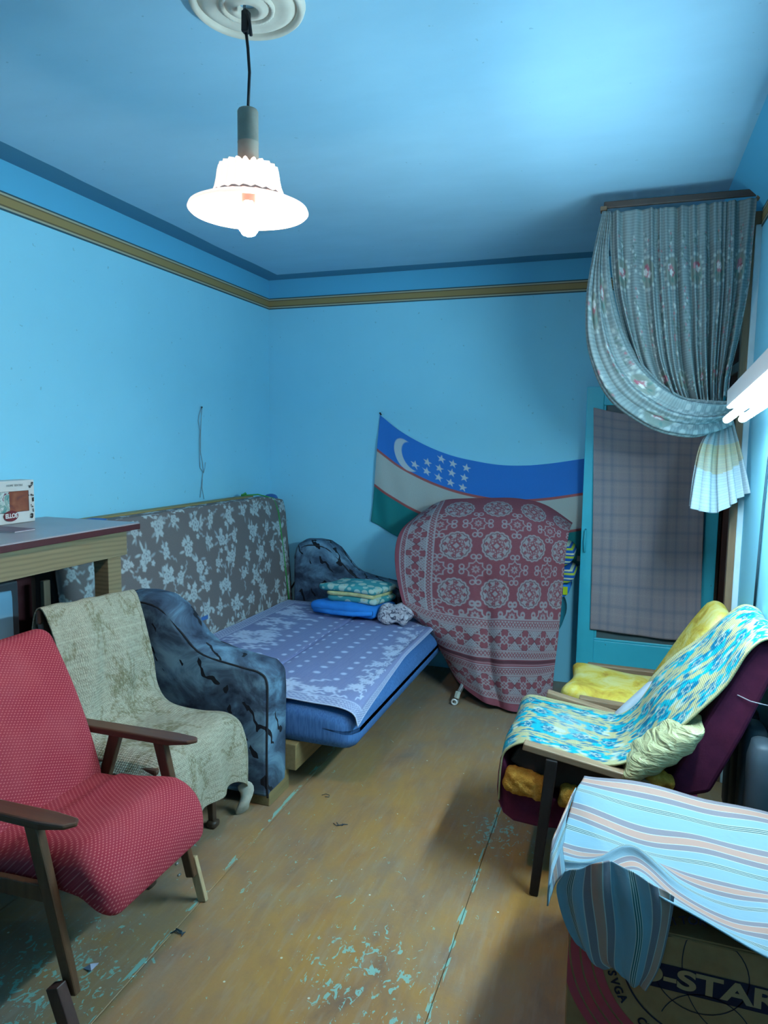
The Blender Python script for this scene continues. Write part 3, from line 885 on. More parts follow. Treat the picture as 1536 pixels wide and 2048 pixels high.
# bedspread
NU, NV = 330, 250
cv = Cv(NU, NV, 1.72, 1.22, (.20, .245, .45))
cv.mask((np.sin(cv.X * 2 * PI / .016) * np.sin(cv.Y * 2 * PI / .016) > .35) * .22, (.40, .45, .58))
WB = (.50, .60, .78)
r = np.random.default_rng(5)
def flowers(xa, xb, ya, yb, n):
    for q in range(n):
        x = r.uniform(xa, xb); y = r.uniform(ya, yb)
        if q % 4 == 0:
            R = r.uniform(.022, .034)
            for p in range(9):
                a = p / 9 * 2 * PI
                cv.p(ell(R * .55, R * .22), WB, x + math.cos(a) * R * .75, y + math.sin(a) * R * .75, R, a)
            cv.p(disc(R * .3), WB, x, y, R)
        else:
            a = r.random() * 3
            for p in range(4):
                cv.p(ell(.016, .006), WB, x + math.cos(a) * .02 * p, y + math.sin(a) * .02 * p, .03, a + (.8 if p % 2 else -.8))
for ya, yb in ((.10, .24), (.88, 1.02)):
    flowers(.10, 1.62, ya, yb, 95)
flowers(.08, .24, .24, .88, 40); flowers(1.48, 1.64, .24, .88, 40)
for j in range(7):
    for i in range(13):
        cv.p(ell(.017, .012), WB, .30 + i * .095 + (.047 if j % 2 else 0), .30 + j * .088, .03)
ed = np.minimum(np.minimum(cv.X, cv.W - cv.X), np.minimum(cv.Y, cv.H - cv.Y))
cv.mask((ed < .075) * (np.sin(cv.X * 2 * PI / .024) * np.sin(cv.Y * 2 * PI / .024) > -.1) * .65, WB)
cv.mask((np.abs(ed - .08) < .004) * .6, WB); cv.mask((ed < .01) * .7, WB)
def bs(y_, hang):
    rows = []
    return rows
BN = []
for k, (x, z) in enumerate(((.305, .465), (.45, .460), (.68, .456), (.88, .452), (.92, .447), (1.05, .447), (1.25, .441), (1.40, .437), (1.474, .412), (1.495, .358))):
    row = []
    for y in np.linspace(2.785, 4.44, 9):
        q = (y - 2.785) / 1.655
        dz = -.012 if y < 2.80 else 0
        if k >= 8: dz += (.07 * min(1, q * 2.2)) * (1 if k == 9 else .45)
        xx = x - (.03 * min(1, q * 2) if k >= 8 else 0)
        row.append((xx, y + .02 * math.sin(k * 1.3) * (q if q > .5 else 0), z + dz))
    BN.append(row)
def crease(U, W):
    d = np.abs(W - .40 - .01 * np.sin(U * 9))
    return -.010 * np.exp(-(d / .012) ** 2) + .006 * np.exp(-((d - .03) / .02) ** 2) + wrinkle(9, .003, 5, 4)(U, W)
o = surf('bedspread', BN, vcol('bedspread_weave', .85, 420, .3, .12), None, NU, NV, cv, .004, lambda U, W: crease(U, W), (1.72, 1.22))
tag(o, 'violet blue bedspread with white flowers spread over the sofa bed', 'bedspread')

# folded bedding on the bed
t = NT('bright_blue_cotton', .8, .2); t.bump(t.noise(t.coord(), 16, 3), .4, .015)
BB = t.base(t.ramp(t.noise(t.coord(), 9), [(.3, (.02, .19, .62)), (.7, (.03, .25, .74))]))
t = NT('teal_flower_print', .8, .2)
v = t.coord()
vo = t.n('TexVoronoi'); vo.inputs['Scale'].default_value = 17; t.l(v, vo.inputs['Vector'])
c = t.ramp(vo.outputs['Distance'], [(.0, (.42, .44, .14)), (.16, (.44, .58, .52)), (.46, (.36, .55, .50)), (.5, (.05, .30, .33))])
t.bump(t.noise(v, 12, 3), .4, .012)
TF = t.base(c)
YEL = plain('yellow_print', (.55, .55, .28), .85, .25, 22)
R1 = rotz(-.12)
def puff(P, N):
    P = P.copy()
    P[:, 2] += .012 * np.sin(P[:, 0] * 16 + 1) * np.cos(P[:, 1] * 11)
    P[:, 0] += .02 * np.sin(P[:, 1] * 13 + P[:, 2] * 20)
    return P
q1 = thing('folded_quilt', 'bright blue folded quilt lying on the bedspread under the teal blanket', 'quilt', (.88, 4.28, .46))
rpad('quilt_body', (.875, 4.285, .508), (.49, .30, .085), .042, BB, q1, 14, puff, R1)
tube('folded_edge', [(.66, 4.12, .50), (.80, 4.105, .495), (.95, 4.09, .50), (1.08, 4.10, .515)], .016, BB, q1, 10)
q2 = thing('folded_blanket', 'teal and yellow flowered blanket folded on top of the blue quilt', 'blanket', (.9, 4.3, .55))
rpad('lower_fold', (.93, 4.30, .572), (.37, .25, .05), .025, TF, q2, 12, puff, R1)
rpad('yellow_fold', (.92, 4.29, .606), (.35, .24, .035), .017, YEL, q2, 12, puff, R1)
rpad('upper_fold', (.90, 4.30, .642), (.43, .27, .05), .025, TF, q2, 12, puff, R1)
t = NT('crumpled_print', .85, .2)
c = t.ramp(t.noise(t.coord(), 30, 3, .5, 2), [(.38, (.05, .06, .10)), (.45, (.38, .36, .42)), (.7, (.55, .58, .64))])
t.bump(t.noise(t.coord(), 22, 3, .5, 1), .9, .02)
def crump(P, N):
    P = P.copy()
    k = np.sin(P * 55)[:, [1, 2, 0]] * .010 + np.sin(P * 31 + 1)[:, [2, 0, 1]] * .012
    return P + k
o = rpad('crumpled_cloth', (1.205, 4.19, .505), (.21, .17, .10), .05, t.base(c), None, 18, crump)
tag(o, 'crumpled white and dark printed cloth lying beside the blue quilt', 'cloth')
tag(tube('wall_cable', [(.012, YB - .01, .30), (.10, YB - .01, .42), (0.190,4.700,0.481), (0.249,4.700,0.575), (0.351,4.680,0.644), (.5, 4.66, .70)], .006, BLK, None, 8), 'black cable running along the back wall into the far sofa arm', 'cable')

# ------------------------------------------------------------------ folded cot under the patterned rug, with bedding sticking out
ct = thing('folding_bed', 'folded cot on casters hidden under the red rug', 'folding bed', (1.85, 4.3, 0))
STEEL = plain('cot_steel', (.35, .36, .34), .4, metal=.6)
MATT = plain('cot_mattress', (.12, .10, .10), .9)
rpad('folded_mattress', (1.86, 4.44, .66), (.68, .20, .84), .10, MATT, ct, 8)
rpad('rolled_quilt', (1.40, 4.46, .78), (.40, .20, .52), .09, MATT, ct, 8)
def legp(a, b):
    bar('leg', a, b, .022, .022, STEEL, ct)
    lathe('caster', [(.001, -.012), (.016, -.012), (.018, 0), (.016, .012), (.001, .012)], (b[0], b[1], .022), STEEL, ct, 16)
c0 = (1.642,4.058,0.020)
legp((1.75, 4.36, .30), (c0[0] + .008, c0[1] + .01, .045))
bar('clamp', (c0[0] + .012, c0[1], .045), (c0[0] + .02, c0[1] + .012, .085), .028, .022, plain('pale_plastic', (.5, .58, .52), .5), ct)
ring_ = [(c0[0] + .016 * math.cos(a), c0[1] - .006, .022 + .016 * math.sin(a)) for a in np.linspace(0, 2 * PI, 17)[:-1]]
tube('caster_ring', ring_, .006, plain('white_ring', (.6, .66, .66), .4), ct, 8, True)
legp((2.12, 4.36, .30), (2.12, 4.36, .045)); legp((1.60, 4.52, .30), (1.60, 4.52, .045)); legp((2.12, 4.52, .30), (2.12, 4.52, .045))
bar('frame_rail', (1.60, 4.36, .24), (2.16, 4.36, .24), .025, .025, STEEL, ct)
bar('frame_rail', (1.60, 4.52, .24), (2.16, 4.52, .24), .025, .025, STEEL, ct)

NU, NV = 330, 400
RW, RH = 330., 450.
RD, RG, DK = (.235, .072, .092), (.315, .295, .305), (.11, .045, .06)
cv = Cv(NU, NV, RW, RH, RD)
cv.mask((np.sin(cv.X * 2.2) * .5 + .5) * .08, DK)
def medal(x, y, R=28):
    cv.p(petal(R, 16, .07), RG, x, y, R * 1.1)
    cv.p(lambda X, Y: np.abs(petal(R * .86, 16, .07)(X, Y)) - .7, DK, x, y, R)
    cv.p(lambda X, Y: np.abs(petal(R * .52, 8, .12)(X, Y)) - .9, RD, x, y, R)
    for k in range(8):
        a = k * PI / 4 + .2
        cv.p(petal(R * .14, 4, .4), RD, x + R * .68 * math.cos(a), y + R * .68 * math.sin(a), R * .3)
        cv.p(ring(R * .10, .8), RD, x + R * .33 * math.cos(a + .39), y + R * .33 * math.sin(a + .39), R * .3)
    cv.p(dia(R * .36), RD, x, y, R)
    cv.p(dia(R * .2), RG, x, y, R)
    for s in (-1, 1):
        cv.p(seg(0, s * R * .36, 0, s * R * .8, 1.0), RD, x, y, R)
def starm(x, y, R=18):
    f = lambda X, Y: np.minimum(np.maximum(np.abs(X), np.abs(Y)) - R * .62, dia(R * .88)(X, Y))
    cv.p(lambda X, Y: np.abs(f(X, Y)) - 1.1, RG, x, y, R * 1.2)
    cv.p(petal(R * .42, 8, .5), RG, x, y, R, 0, .75)
    cv.p(dia(R * .18), RD, x, y, R)
    for k in range(4):
        a = k * PI / 2
        ca, sa = math.cos(a), math.sin(a)
        cv.p(seg(R * .88 * ca, R * .88 * sa, R * 1.25 * ca, R * 1.25 * sa, 1.2), RG, x, y, R * 1.6)
        for s in (-1, 1):
            cx = R * 1.3 * ca - s * R * .26 * sa; cy = R * 1.3 * sa + s * R * .26 * ca
            cv.p(ring(R * .22, 1.1), RG, x + cx, y + cy, R * .5)
def ankh(x, y, R, rot=0):
    """lozenge filled with a hooked cross"""
    cv.p(dia(R * 1.25), RD, x, y, R * 1.4)
    cv.p(lambda X, Y: np.abs(dia(R * 1.22)(X, Y)) - .8, DK, x, y, R * 1.4)
    for k in range(4):
        a = rot + k * PI / 2 + PI / 4
        ca, sa = math.cos(a), math.sin(a)
        cv.p(seg(0, 0, R * .62 * ca, R * .62 * sa, 1.2), RG, x, y, R * 1.3)
        for s in (-1, 1):
            bx, by = R * .62 * ca, R * .62 * sa
            a2 = a + s * PI / 4
            cv.p(seg(bx, by, bx + R * .3 * math.cos(a2), by + R * .3 * math.sin(a2), 1.1), RG, x, y, R * 1.4)
            cv.p(seg(R * .3 * ca, R * .3 * sa, R * .3 * ca + R * .28 * math.cos(a + s * PI / 2), R * .3 * sa + R * .28 * math.sin(a + s * PI / 2), 1.0), RG, x, y, R * 1.3)
    cv.p(dia(R * .2), RD, x, y, R); cv.p(dia(R * .1), RG, x, y, R)
for i in range(5):
    for j in range(4):
        medal(104 + i * 71, 42 + j * 88)
        starm(139.5 + i * 71, 86 + j * 88 if j < 3 else 260)
for j in range(3): starm(74, 86 + j * 88)
def lattice(x0, y0, x1, y1, horiz, p=13.):
    cv.rect(x0, y0, x1, y1, RG)
    k = (cv.X if horiz else cv.Y)
    m = (cv.Y - (y0 + y1) / 2) if horiz else (cv.X - (x0 + x1) / 2)
    hw = ((y1 - y0) if horiz else (x1 - x0)) / 2
    tri = np.abs(((k / p) % 1) * 2 - 1) * 2 - 1
    ins = (cv.X > x0) & (cv.X < x1) & (cv.Y > y0) & (cv.Y < y1)
    for sg in (1, -1):
        cv.mask((ins & (np.abs(m - sg * tri * hw * .75) < 1.7)) * .9, RD)
def strip(x0, y0, x1, y1, horiz, p=46.):
    cv.rect(x0, y0, x1, y1, (.30, .305, .325))
    k = (cv.X if horiz else cv.Y)
    ins = (cv.X > x0) & (cv.X < x1) & (cv.Y > y0) & (cv.Y < y1)
    cv.mask((ins & (np.sin(cv.X * 1.1) * np.sin(cv.Y * 1.1) > .25)) * .55, RD)
    L_ = (x1 - x0) if horiz else (y1 - y0)
    for q in range(int(L_ / p) + 1):
        c_ = p * (q + .5)
        if horiz: ankh(x0 + c_, (y0 + y1) / 2, p * .42)
        else: ankh((x0 + x1) / 2, y0 + c_, p * .42)
# left border, then two bottom borders
cv.rect(0, 0, 68, RH, RD)
lattice(10, 0, 18, RH, False); strip(19, 0, 55, RH, False, 42); lattice(56, 0, 66, RH, False)
for x in (9, 18.5, 55.5, 67): cv.rect(x - .9, 0, x + .9, RH, (.36, .35, .37))
cv.rect(0, 264, RW, RH, RD)
for ya in (264, 356):
    lattice(0, ya + 4, RW, ya + 16, True); strip(0, ya + 20, RW, ya + 58, True, 44); lattice(0, ya + 62, RW, ya + 74, True)
    for y in (ya + 1, ya + 18, ya + 60, ya + 76): cv.rect(0, y - 1, RW, y + 1, (.36, .35, .37))
cv.rect(0, 343, RW, 350, DK); cv.rect(0, 351, RW, 353, (.33, .20, .22))
cv.rect(0, 436, RW, RH, (.26, .075, .10)); cv.rect(0, 0, 7, RH, (.26, .075, .10))
RP = [
 [(1.272,4.470,1.133),(1.417,4.470,1.220),(1.586,4.470,1.247),(1.768,4.470,1.261),(1.945,4.470,1.261),(2.104,4.470,1.229),(2.274,4.470,1.120)],
 [(1.204,4.300,1.041),(1.397,4.300,1.103),(1.611,4.300,1.133),(1.802,4.300,1.143),(1.989,4.300,1.139),(2.141,4.300,1.110),(2.270,4.300,1.080)],
 [(1.175,4.260,0.895),(1.385,4.260,0.892),(1.603,4.260,0.901),(1.807,4.260,0.911),(1.986,4.260,0.917),(2.138,4.260,0.918),(2.256,4.260,0.914)],
 [(1.205,4.240,0.692),(1.389,4.240,0.651),(1.604,4.240,0.646),(1.811,4.240,0.655),(1.982,4.240,0.666),(2.127,4.240,0.679),(2.249,4.240,0.690)],
 [(1.279,4.220,0.523),(1.449,4.180,0.457),(1.644,4.160,0.424),(1.829,4.150,0.424),(1.988,4.150,0.432),(2.130,4.160,0.438),(2.240,4.170,0.447)],
 [(1.378,4.500,0.327),(1.526,4.260,0.239),(1.689,4.120,0.226),(1.844,4.100,0.210),(1.996,4.100,0.217),(2.125,4.110,0.230),(2.229,4.120,0.261)],
 [(1.541,4.300,0.168),(1.645,4.160,0.114),(1.765,4.080,0.067),(1.895,4.050,0.033),(2.031,4.050,0.015),(2.139,4.050,0.037),(2.228,4.060,0.128)]]
def rugd(U, W):
    s = np.clip((W - .25) * 2, 0, 1)
    f1 = -.030 * np.exp(-((U - .47 - .12 * (W - .5)) / .035) ** 2) * s * 1.0 + .022 * np.exp(-((U - .40 - .1 * (W - .5)) / .05) ** 2) * s + .02 * np.exp(-((U - .56 - .12 * (W - .5)) / .05) ** 2) * s
    return -f1 * 1.0 + wrinkle(12, .006, 3, 2)(U, W)
o = surf('patterned_rug', RP, vcol('rug_weave', .95, 500, .35, .22), None, NU, NV, cv, .008, rugd, (1.1, 1.5))
tag(o, 'dark red oriental rug with grey medallions draped over the folded cot', 'rug')

# striped blanket roll and bolsters beside the rug
def stripemat(name, cols, axis, scale):
    t = NT(name, .85, .2)
    sx = t.n('SeparateXYZ'); t.l(t.coord(), sx.inputs[0])
    f = t.math('FRACT', t.math('MULTIPLY', sx.outputs[axis], scale))
    return t.base(t.ramp(f, cols, 'CONSTANT'))
ST = stripemat('blue_yellow_stripes', [(0, (.01, .10, .40)), (.34, (.40, .52, .06)), (.62, (.01, .10, .40)), (.8, (.55, .64, .45))], 'Z', 20)
o = thing('striped_blanket', 'blue and yellow striped blanket roll stuffed between rug and door', 'blanket', (2.24, 4.47, .85))
def roll(c, rx, rz, y0_, y1_, name, par, mat, tw=0):
    n = 26; V = []; F = []
    for j, y in enumerate((y0_, y0_ + .01, y1_ - .01, y1_)):
        k = .82 if j in (0, 3) else 1
        for i in range(n):
            a = 2 * PI * i / n
            rr = 1 + .04 * math.sin(3 * a + 1)
            V.append((c[0] + rx * k * rr * math.cos(a), y, c[1] + rz * k * rr * math.sin(a)))
    for j in range(3):
        for i in range(n): F.append((j * n + i, j * n + (i + 1) % n, (j + 1) * n + (i + 1) % n, (j + 1) * n + i))
    F.append(tuple(range(n))); F.append(tuple(3 * n + i for i in range(n))[::-1])
    return fixn(mesh(name, V, F, mat, par))
roll((2.215, .935), .085, .075, 4.34, 4.60, 'upper_roll', o, ST)
roll((2.225, .81), .085, .055, 4.32, 4.62, 'lower_roll', o, ST)
o = thing('blue_bolster', 'bright blue bolster with a yellow label band under the striped blanket', 'bolster', (2.2, 4.45, .70))
roll((2.215, .715), .065, .052, 4.34, 4.60, 'bolster_body', o, BB)
box('yellow_band', 2.245, 2.2725, 4.334, 4.345, .69, .74, plain('lime', (.5, .62, .02), .7), o, .001)
o = thing('teal_bolster', 'teal and blue bolster at the bottom of the bedding behind the rug', 'bolster', (2.2, 4.45, .45))
roll((2.185, .545), .068, .12, 4.36, 4.60, 'bolster_body', o, plain('teal_cotton', (.015, .17, .22), .85))
roll((2.155, .53), .068, .11, 4.335, 4.40, 'blue_side', o, BB)

# ------------------------------------------------------------------ tall table at the left wall
tb = thing('tall_table', 'tall wood grained table with dark red edged top at the left wall', 'table', (.27, 1.6, 0))
t = NT('woodprint', .45, .4)
vv = t.coord(scale=(5, 1.4, 5))
wv_ = t.n('TexWave', wave_type='RINGS')
wv_.inputs['Scale'].default_value = 3.4; wv_.inputs['Distortion'].default_value = 3.0; wv_.inputs['Detail'].default_value = 2.5; wv_.inputs['Detail Scale'].default_value = .8
t.l(vv, wv_.inputs['Vector'])
c = t.ramp(wv_.outputs['Fac'], [(0, (.165, .132, .075)), (.3, (.205, .168, .093)), (1, (.235, .195, .11))])
c = t.mix(t.math('MULTIPLY', t.noise(t.coord(scale=(30, 2, 60)), 3), .4), c, (.14, .11, .06))
WPRINT = t.base(c)
LAM = plain('laminate_top', (.29, .28, .31), .35, .08, 6, .5)
REDW = plain('red_edge', (.055, .014, .017), .5)
TZ = 1.25
TX, TY = .545, 2.53
box('tabletop', .012, TX, .55, TY, TZ - .006, TZ, LAM, tb, .001)
box('edge_band', .012, TX + .002, .55, TY + .002, TZ - .03, TZ - .006, REDW, tb, .002)
box('apron', TX - .045, TX - .025, .57, TY - .055, TZ - .138, TZ - .03, WPRINT, tb, .002)
box('apron', .32, TX - .045, TY - .078, TY - .058, TZ - .138, TZ - .03, WPRINT, tb, .002)
box('leg', TX - .105, TX - .03, TY - .17, TY - .09, 0, TZ - .138, WPRINT, tb, .002)
box('leg', .03, .10, TY - .26, TY - .18, 0, TZ - .138, REDW, tb, .002)
box('leg', TX - .105, TX - .03, .6, .68, 0, TZ - .138, WPRINT, tb, .002)
box('leg', .03, .10, .6, .68, 0, TZ - .138, WPRINT, tb, .002)

# things on and under the table
ex = .115
gx = ex
eA = Vector((0.115,2.375,1.269)); 
gb = thing('gift_box', 'white cardboard box with clear window standing on the table', 'box', (gx - .03, eA.y - .17, TZ))
CARD = plain('white_card', (.60, .64, .62), .6, .05)
gy1 = eA.y; gy0 = gy1 - .36; gz1 = TZ + .185
box('carton', gx - .085, gx - .004, gy0, gy1, TZ + .001, gz1, CARD, gb, .003)
t = NT('foil_picture', .25, .6)
c = t.ramp(t.noise(t.coord(), 24, 4, .6, 1.5), [(.3, (.02, .25, .25)), (.48, (.30, .42, .38)), (.56, (.6, .72, .7)), (.62, (.16, .05, .09)), (.75, (.22, .06, .05))])
FOIL = t.base(c)
t = NT('brown_satin', .3, .5)
SAT = t.base(t.ramp(t.noise(t.coord(), 14, 4, .5, 1), [(.3, (.06, .03, .07)), (.5, (.22, .07, .04)), (.75, (.34, .13, .07))]))
wn = box('window_recess', gx - .004, gx - .001, gy0 + .02, gy1 - .034, TZ + .05, gz1 - .045, plain('dark_recess', (.03, .02, .03), .6), gb, 0)
box('window_picture', gx - .001, gx + .0005, gy0 + .02, gy1 - .137, TZ + .052, gz1 - .046, FOIL, gb, 0)
box('window_picture', gx - .001, gx + .0005, gy1 - .137, gy1 - .038, TZ + .052, gz1 - .046, SAT, gb, 0)
ov = [(gx + .0015 + 0 * a, gy1 - .132 + .037 * math.cos(a), TZ + .036 + .023 * math.sin(a)) for a in np.linspace(0, 2 * PI, 33)[:-1]]
fixn(mesh('badge', ov, [tuple(range(32))], plain('maroon_print', (.14, .02, .03), .5), gb, smooth=False))
INKW = NT('white_ink', .6).base((.7, .72, .7)); INKG = NT('grey_ink', .6).base((.25, .28, .28)); INKD = NT('dark_ink', .6).base((.05, .05, .05))
text('badge_lettering', 'ELLOS', .026, INKW, gb, frame((gx + .003, gy1 - .132, TZ + .036), (0, 1, 0), (0, 0, 1)), .001, sx=.85)
text('title_lettering', 'HOME TEXTILE', .0125, INKG, gb, frame((gx + .001, gy1 - .107, gz1 - .02), (0, 1, 0), (0, 0, 1)))
for q in range(26):
    y = gy1 - .012 - abs(rng.normal()) * .012; z = (TZ + .02 + rng.random() ** 1.6 * .10) if q < 20 else gz1 - .012 - rng.random() * .02
    rr = rng.uniform(.002, .005)
    mesh('printed_dot', [(gx + .0012, y + rr * math.cos(a), z + rr * math.sin(a)) for a in np.linspace(0, 2 * PI, 9)[:-1]], [tuple(range(8))], INKD, gb, smooth=False)
P0 = (0.363,1.963,1.252); 
bk = thing('booklet', 'thin dark covered booklet lying at the front edge of the table', 'booklet', (.46, 1.95, TZ))
def sheet(name, pts, z, h, mat):
    return bevel(mesh(name, [(x, y, z) for x, y in pts] + [(x, y, z + h) for x, y in pts], BOXF, mat, bk, smooth=False), .001, 1)
qa = [(0.344,2.147,1.250)[:2], (0.345,2.048,1.250)[:2], (0.143,2.022,1.250)[:2], (0.044,2.151,1.250)[:2]]
fixn(sheet('pages', qa, TZ + .0005, .004, plain('page_white', (.5, .5, .55), .7)))
fixn(sheet('cover', [(x + .002, y) for x, y in qa], TZ + .005, .0015, plain('plum_cover', (.16, .11, .15), .5)))
rc = (0.049,2.396,1.252)
tag(tube('hair_ring', [(rc[0] + .028 * math.cos(a) , rc[1] + .018 * math.sin(a), TZ + .005 + .002 * math.sin(2 * a)) for a in np.linspace(0, 2 * PI, 25)[:-1]], .0028, plain('brown_elastic', (.12, .10, .09), .7), None, 6, True), 'small brown elastic ring lying on the table beside the white box', 'hair tie')
tv = thing('television', 'dark television with a pale blue screen under the tall table', 'television', (.2, 1.6, .0))
TVB = plain('tv_case', (.03, .04, .05), .5)
tvz = (0.340,2.030,0.888)
ty1 = (0.340,2.063,0.981)[1]
box('cabinet', .05, .30, ty1 - .62, ty1 + .01, .62, 1.08, TVB, tv, .01)
box('bezel', .30, .335, ty1 - .60, ty1, .66, 1.06, TVB, tv, .008)
rpad('screen', (.331, ty1 - .30, .875), (.03, .53, .31), .012, NT('screen_glass', .15, .6).base((.20, .42, .58)), tv, 10)
box('stand', .05, .32, ty1 - .6, ty1, 0, .62, plain('dark_stand', (.02, .025, .03), .7), tv, .004)
OLD = wood('old_board', (.12, .095, .06), (.21, .17, .11), 2, .6)
DKB = wood('dark_board', (.03, .022, .018), (.06, .045, .035), 2, .6)
def board(x, pxl, pxr, pyt, mat, lab, th=.02):
    return None
for (A_, B_, top, mat, lab) in (
        ((0.220,2.301,0.963), (0.220,2.337,0.956), (0.220,2.322,1.001), OLD, 'short pale wooden board standing under the table nearest the television'),
        ((0.120,2.519,0.981), (0.120,2.534,0.979), (0.120,2.528,1.051), OLD, 'narrow pale wooden lath standing under the table next to the mattress'),
        ((0.080,2.365,0.938), (0.080,2.449,0.921), (0.080,2.406,1.045), DKB, 'wide dark wooden board leaning on the wall under the table')):
    zt = min(top[2], 1.09)
    o = bevel(mesh('wooden_board', [(A_[0] - .02, A_[1], 0), (A_[0], A_[1], 0), (A_[0], B_[1], 0), (A_[0] - .02, B_[1], 0), (A_[0] - .02, A_[1], zt), (A_[0], A_[1], zt), (A_[0], B_[1], zt), (A_[0] - .02, B_[1], zt)], BOXF, mat, None, smooth=False), .002)
    fixn(o); tag(o, lab, 'board', 'boards stored under the table')

# ------------------------------------------------------------------ chair under the beige throw
ch = thing('side_chair', 'plain wooden chair covered by the beige throw', 'chair', (.8, 2.2, 0))
DW = wood('chair_dark_wood', (.035, .02, .012), (.075, .042, .025), 2, .4)
BRW = wood('chair_brown_wood', (.06, .028, .016), (.12, .055, .032), 1, .4)
box('seat', .62, 1.04, 1.97, 2.42, .405, .44, BRW, ch, .01)
for x, y in ((1.005, 1.96), (1.005, 2.375)):
    bar('leg', (x - .02, y, .41), (x - .002, y, .03), .042, .042, DW, ch, .004, (1, 0, 0), .62)
    rpad('leg_foot', (x, y, .016), (.045, .045, .032), .01, DW, ch, 3)
for y in (1.975, 2.40):
    bar('leg', (.60, y, .42), (.54, y, .0), .034, .034, DW, ch, .004, (1, 0, 0), .8)
    bar('back_post', (.605, y, .42), (.535, y + .01, .93), .034, .03, BRW, ch)
bar('back_rail', (.53, 1.96, .955), (.565, 2.44, .925), .022, .06, BRW, ch, .008)
bar('back_rail', (.565, 1.98, .70), (.575, 2.41, .70), .02, .05, BRW, ch, .006)
box('apron', .98, 1.0, 1.97, 2.42, .34, .405, BRW, ch, .003)
NU, NV = 170, 300
cv = Cv(NU, NV, .62, 1.35, (.46, .455, .35))
cv.mask((np.sin(cv.X * 2 * PI / .0105 + np.sin(cv.Y * 600)) * np.sin(cv.Y * 2 * PI / .0105) > .1) * .55, (.17, .165, .12))
r = np.random.default_rng(31)
OL = (.17, .16, .085)
for q in range(46):
    x, y = r.uniform(.03, .6), r.uniform(.05, 1.3)
    R = r.uniform(.016, .03)
    for k_ in (1.0, .6):
        cv.p(lambda X, Y, R=R * k_: np.abs(petal(R, 5, .35)(X, Y)) - .0018, OL, x, y, R * 1.2, r.random() * 3, .8)
    cv.p(disc(R * .25), OL, x, y, R, 0, .7)
    for p in range(3):
        a = r.random() * 6.3; px_, py_ = x, y
        for st_ in range(5):
            a += r.normal() * .45
            nx_, ny_ = px_ + .018 * math.cos(a), py_ + .018 * math.sin(a)
            cv.p(seg(0, 0, nx_ - px_, ny_ - py_, .0015), OL, px_, py_, .03, 0, .75)
            if st_ > 0: cv.p(ell(.009, .0042), OL, nx_ + .007 * math.sin(a), ny_ - .007 * math.cos(a), .016, a + .9, .6)
            px_, py_ = nx_, ny_
cv.mask((np.abs(cv.H - cv.Y - .035 - .008 * np.sin(cv.X * 90)) < .003) * .6, OL)
cv.mask((np.abs(cv.W - cv.X - .03 - .006 * np.sin(cv.Y * 90)) < .003) * .6, OL)
# rows follow the chair: behind the back, over it, down, along the seat, over the front
prof = [(.50, .70, 0), (.50, .88, 0), (.522, .975, 0), (.558, .978, 0), (.60, .86, .0), (.63, .70, .01), (.66, .55, .02), (.72, .475, .03), (.86, .468, .05), (.98, .468, .06), (1.05, .445, .06), (1.075, .36, .06), (1.085, .27, .06), (1.09, .185, .055)]
TN = []
for i, (x, z, wd) in enumerate(prof):
    row = []
    for k in range(8):
        s = k / 7
        y = 1.962 - wd * .3 + s * (.495 + wd * 1.3)
        zz = z; xx = x
        if i <= 5: zz -= .03 * s
        if s in (0, 1) and 6 <= i <= 10: zz -= .03 if s else .06
        if s == 0 and i > 10: zz += .08 * (i - 10) / 3
        if s == 1 and i == 13: zz -= .06
        if 6 <= i <= 9 and s > .84: y += .0; zz += .02 * (1 if i < 8 else 0)
        xx += .018 * s * (1 if i < 6 else 0)
        row.append((xx, y, zz))
    TN.append(row)
def thd(U, W):
    dr = np.clip((W - .75) * 4, 0, 1); bk_ = np.exp(-((W - .40) / .12) ** 2)
    return -.016 * dr * np.sin(2 * PI * (3.3 * U + .2)) + .020 * bk_ * np.sin(2 * PI * (2.6 * U + 2.6 * W)) * (1.2 - U) + wrinkle(6, .005, 4, 5)(U, W)
o = surf('beige_throw', TN, vcol('throw_weave', .95, 260, .6, .25), None, NU, NV, cv, .005, thd, (.62, 1.35))
tag(o, 'beige green lace patterned throw draped over the chair beside the sofa arm', 'throw')
o = rpad('bundled_rag', (1.075, 2.50, .062), (.04, .045, .15), .02, plain('rag_white', (.40, .42, .36), .9, .2, 30), None, 8, crump)
tag(o, 'small pale rag bundle hanging at the corner of the beige throw', 'rag')

# ------------------------------------------------------------------ red armchair in the foreground
rc_ = thing('red_armchair', 'worn red upholstered armchair with wooden arms in the left foreground', 'armchair', (1.0, 1.66, 0))
t = NT('red_upholstery', .9, .15)
uv = t.coord('UV', scale=(1, 1, 1))
vo = t.n('TexVoronoi'); vo.inputs['Scale'].default_value = 80; vo.inputs['Randomness'].default_value = .05
mp = t.n('Mapping'); mp.inputs['Rotation'].default_value = (0, 0, .55); mp.inputs['Scale'].default_value = (1, 1.25, 1)
t.l(uv, mp.inputs['Vector']); t.l(mp.outputs['Vector'], vo.inputs['Vector'])
c = t.ramp(vo.outputs['Distance'], [(.14, (.48, .15, .14)), (.26, (.30, .035, .05)), (.6, (.25, .022, .038))])
c = t.mix(t.ramp(t.noise(t.coord(), 5, 4), [(.45, 0.0), (.75, .35)]), c, (.42, .09, .10))
dv = t.n('TexVoronoi'); dv.inputs['Scale'].default_value = 7
t.l(t.coord(), dv.inputs['Vector'])
t.bump(vo.outputs['Distance'], -.15, .0015)
REDU = t.base(c)
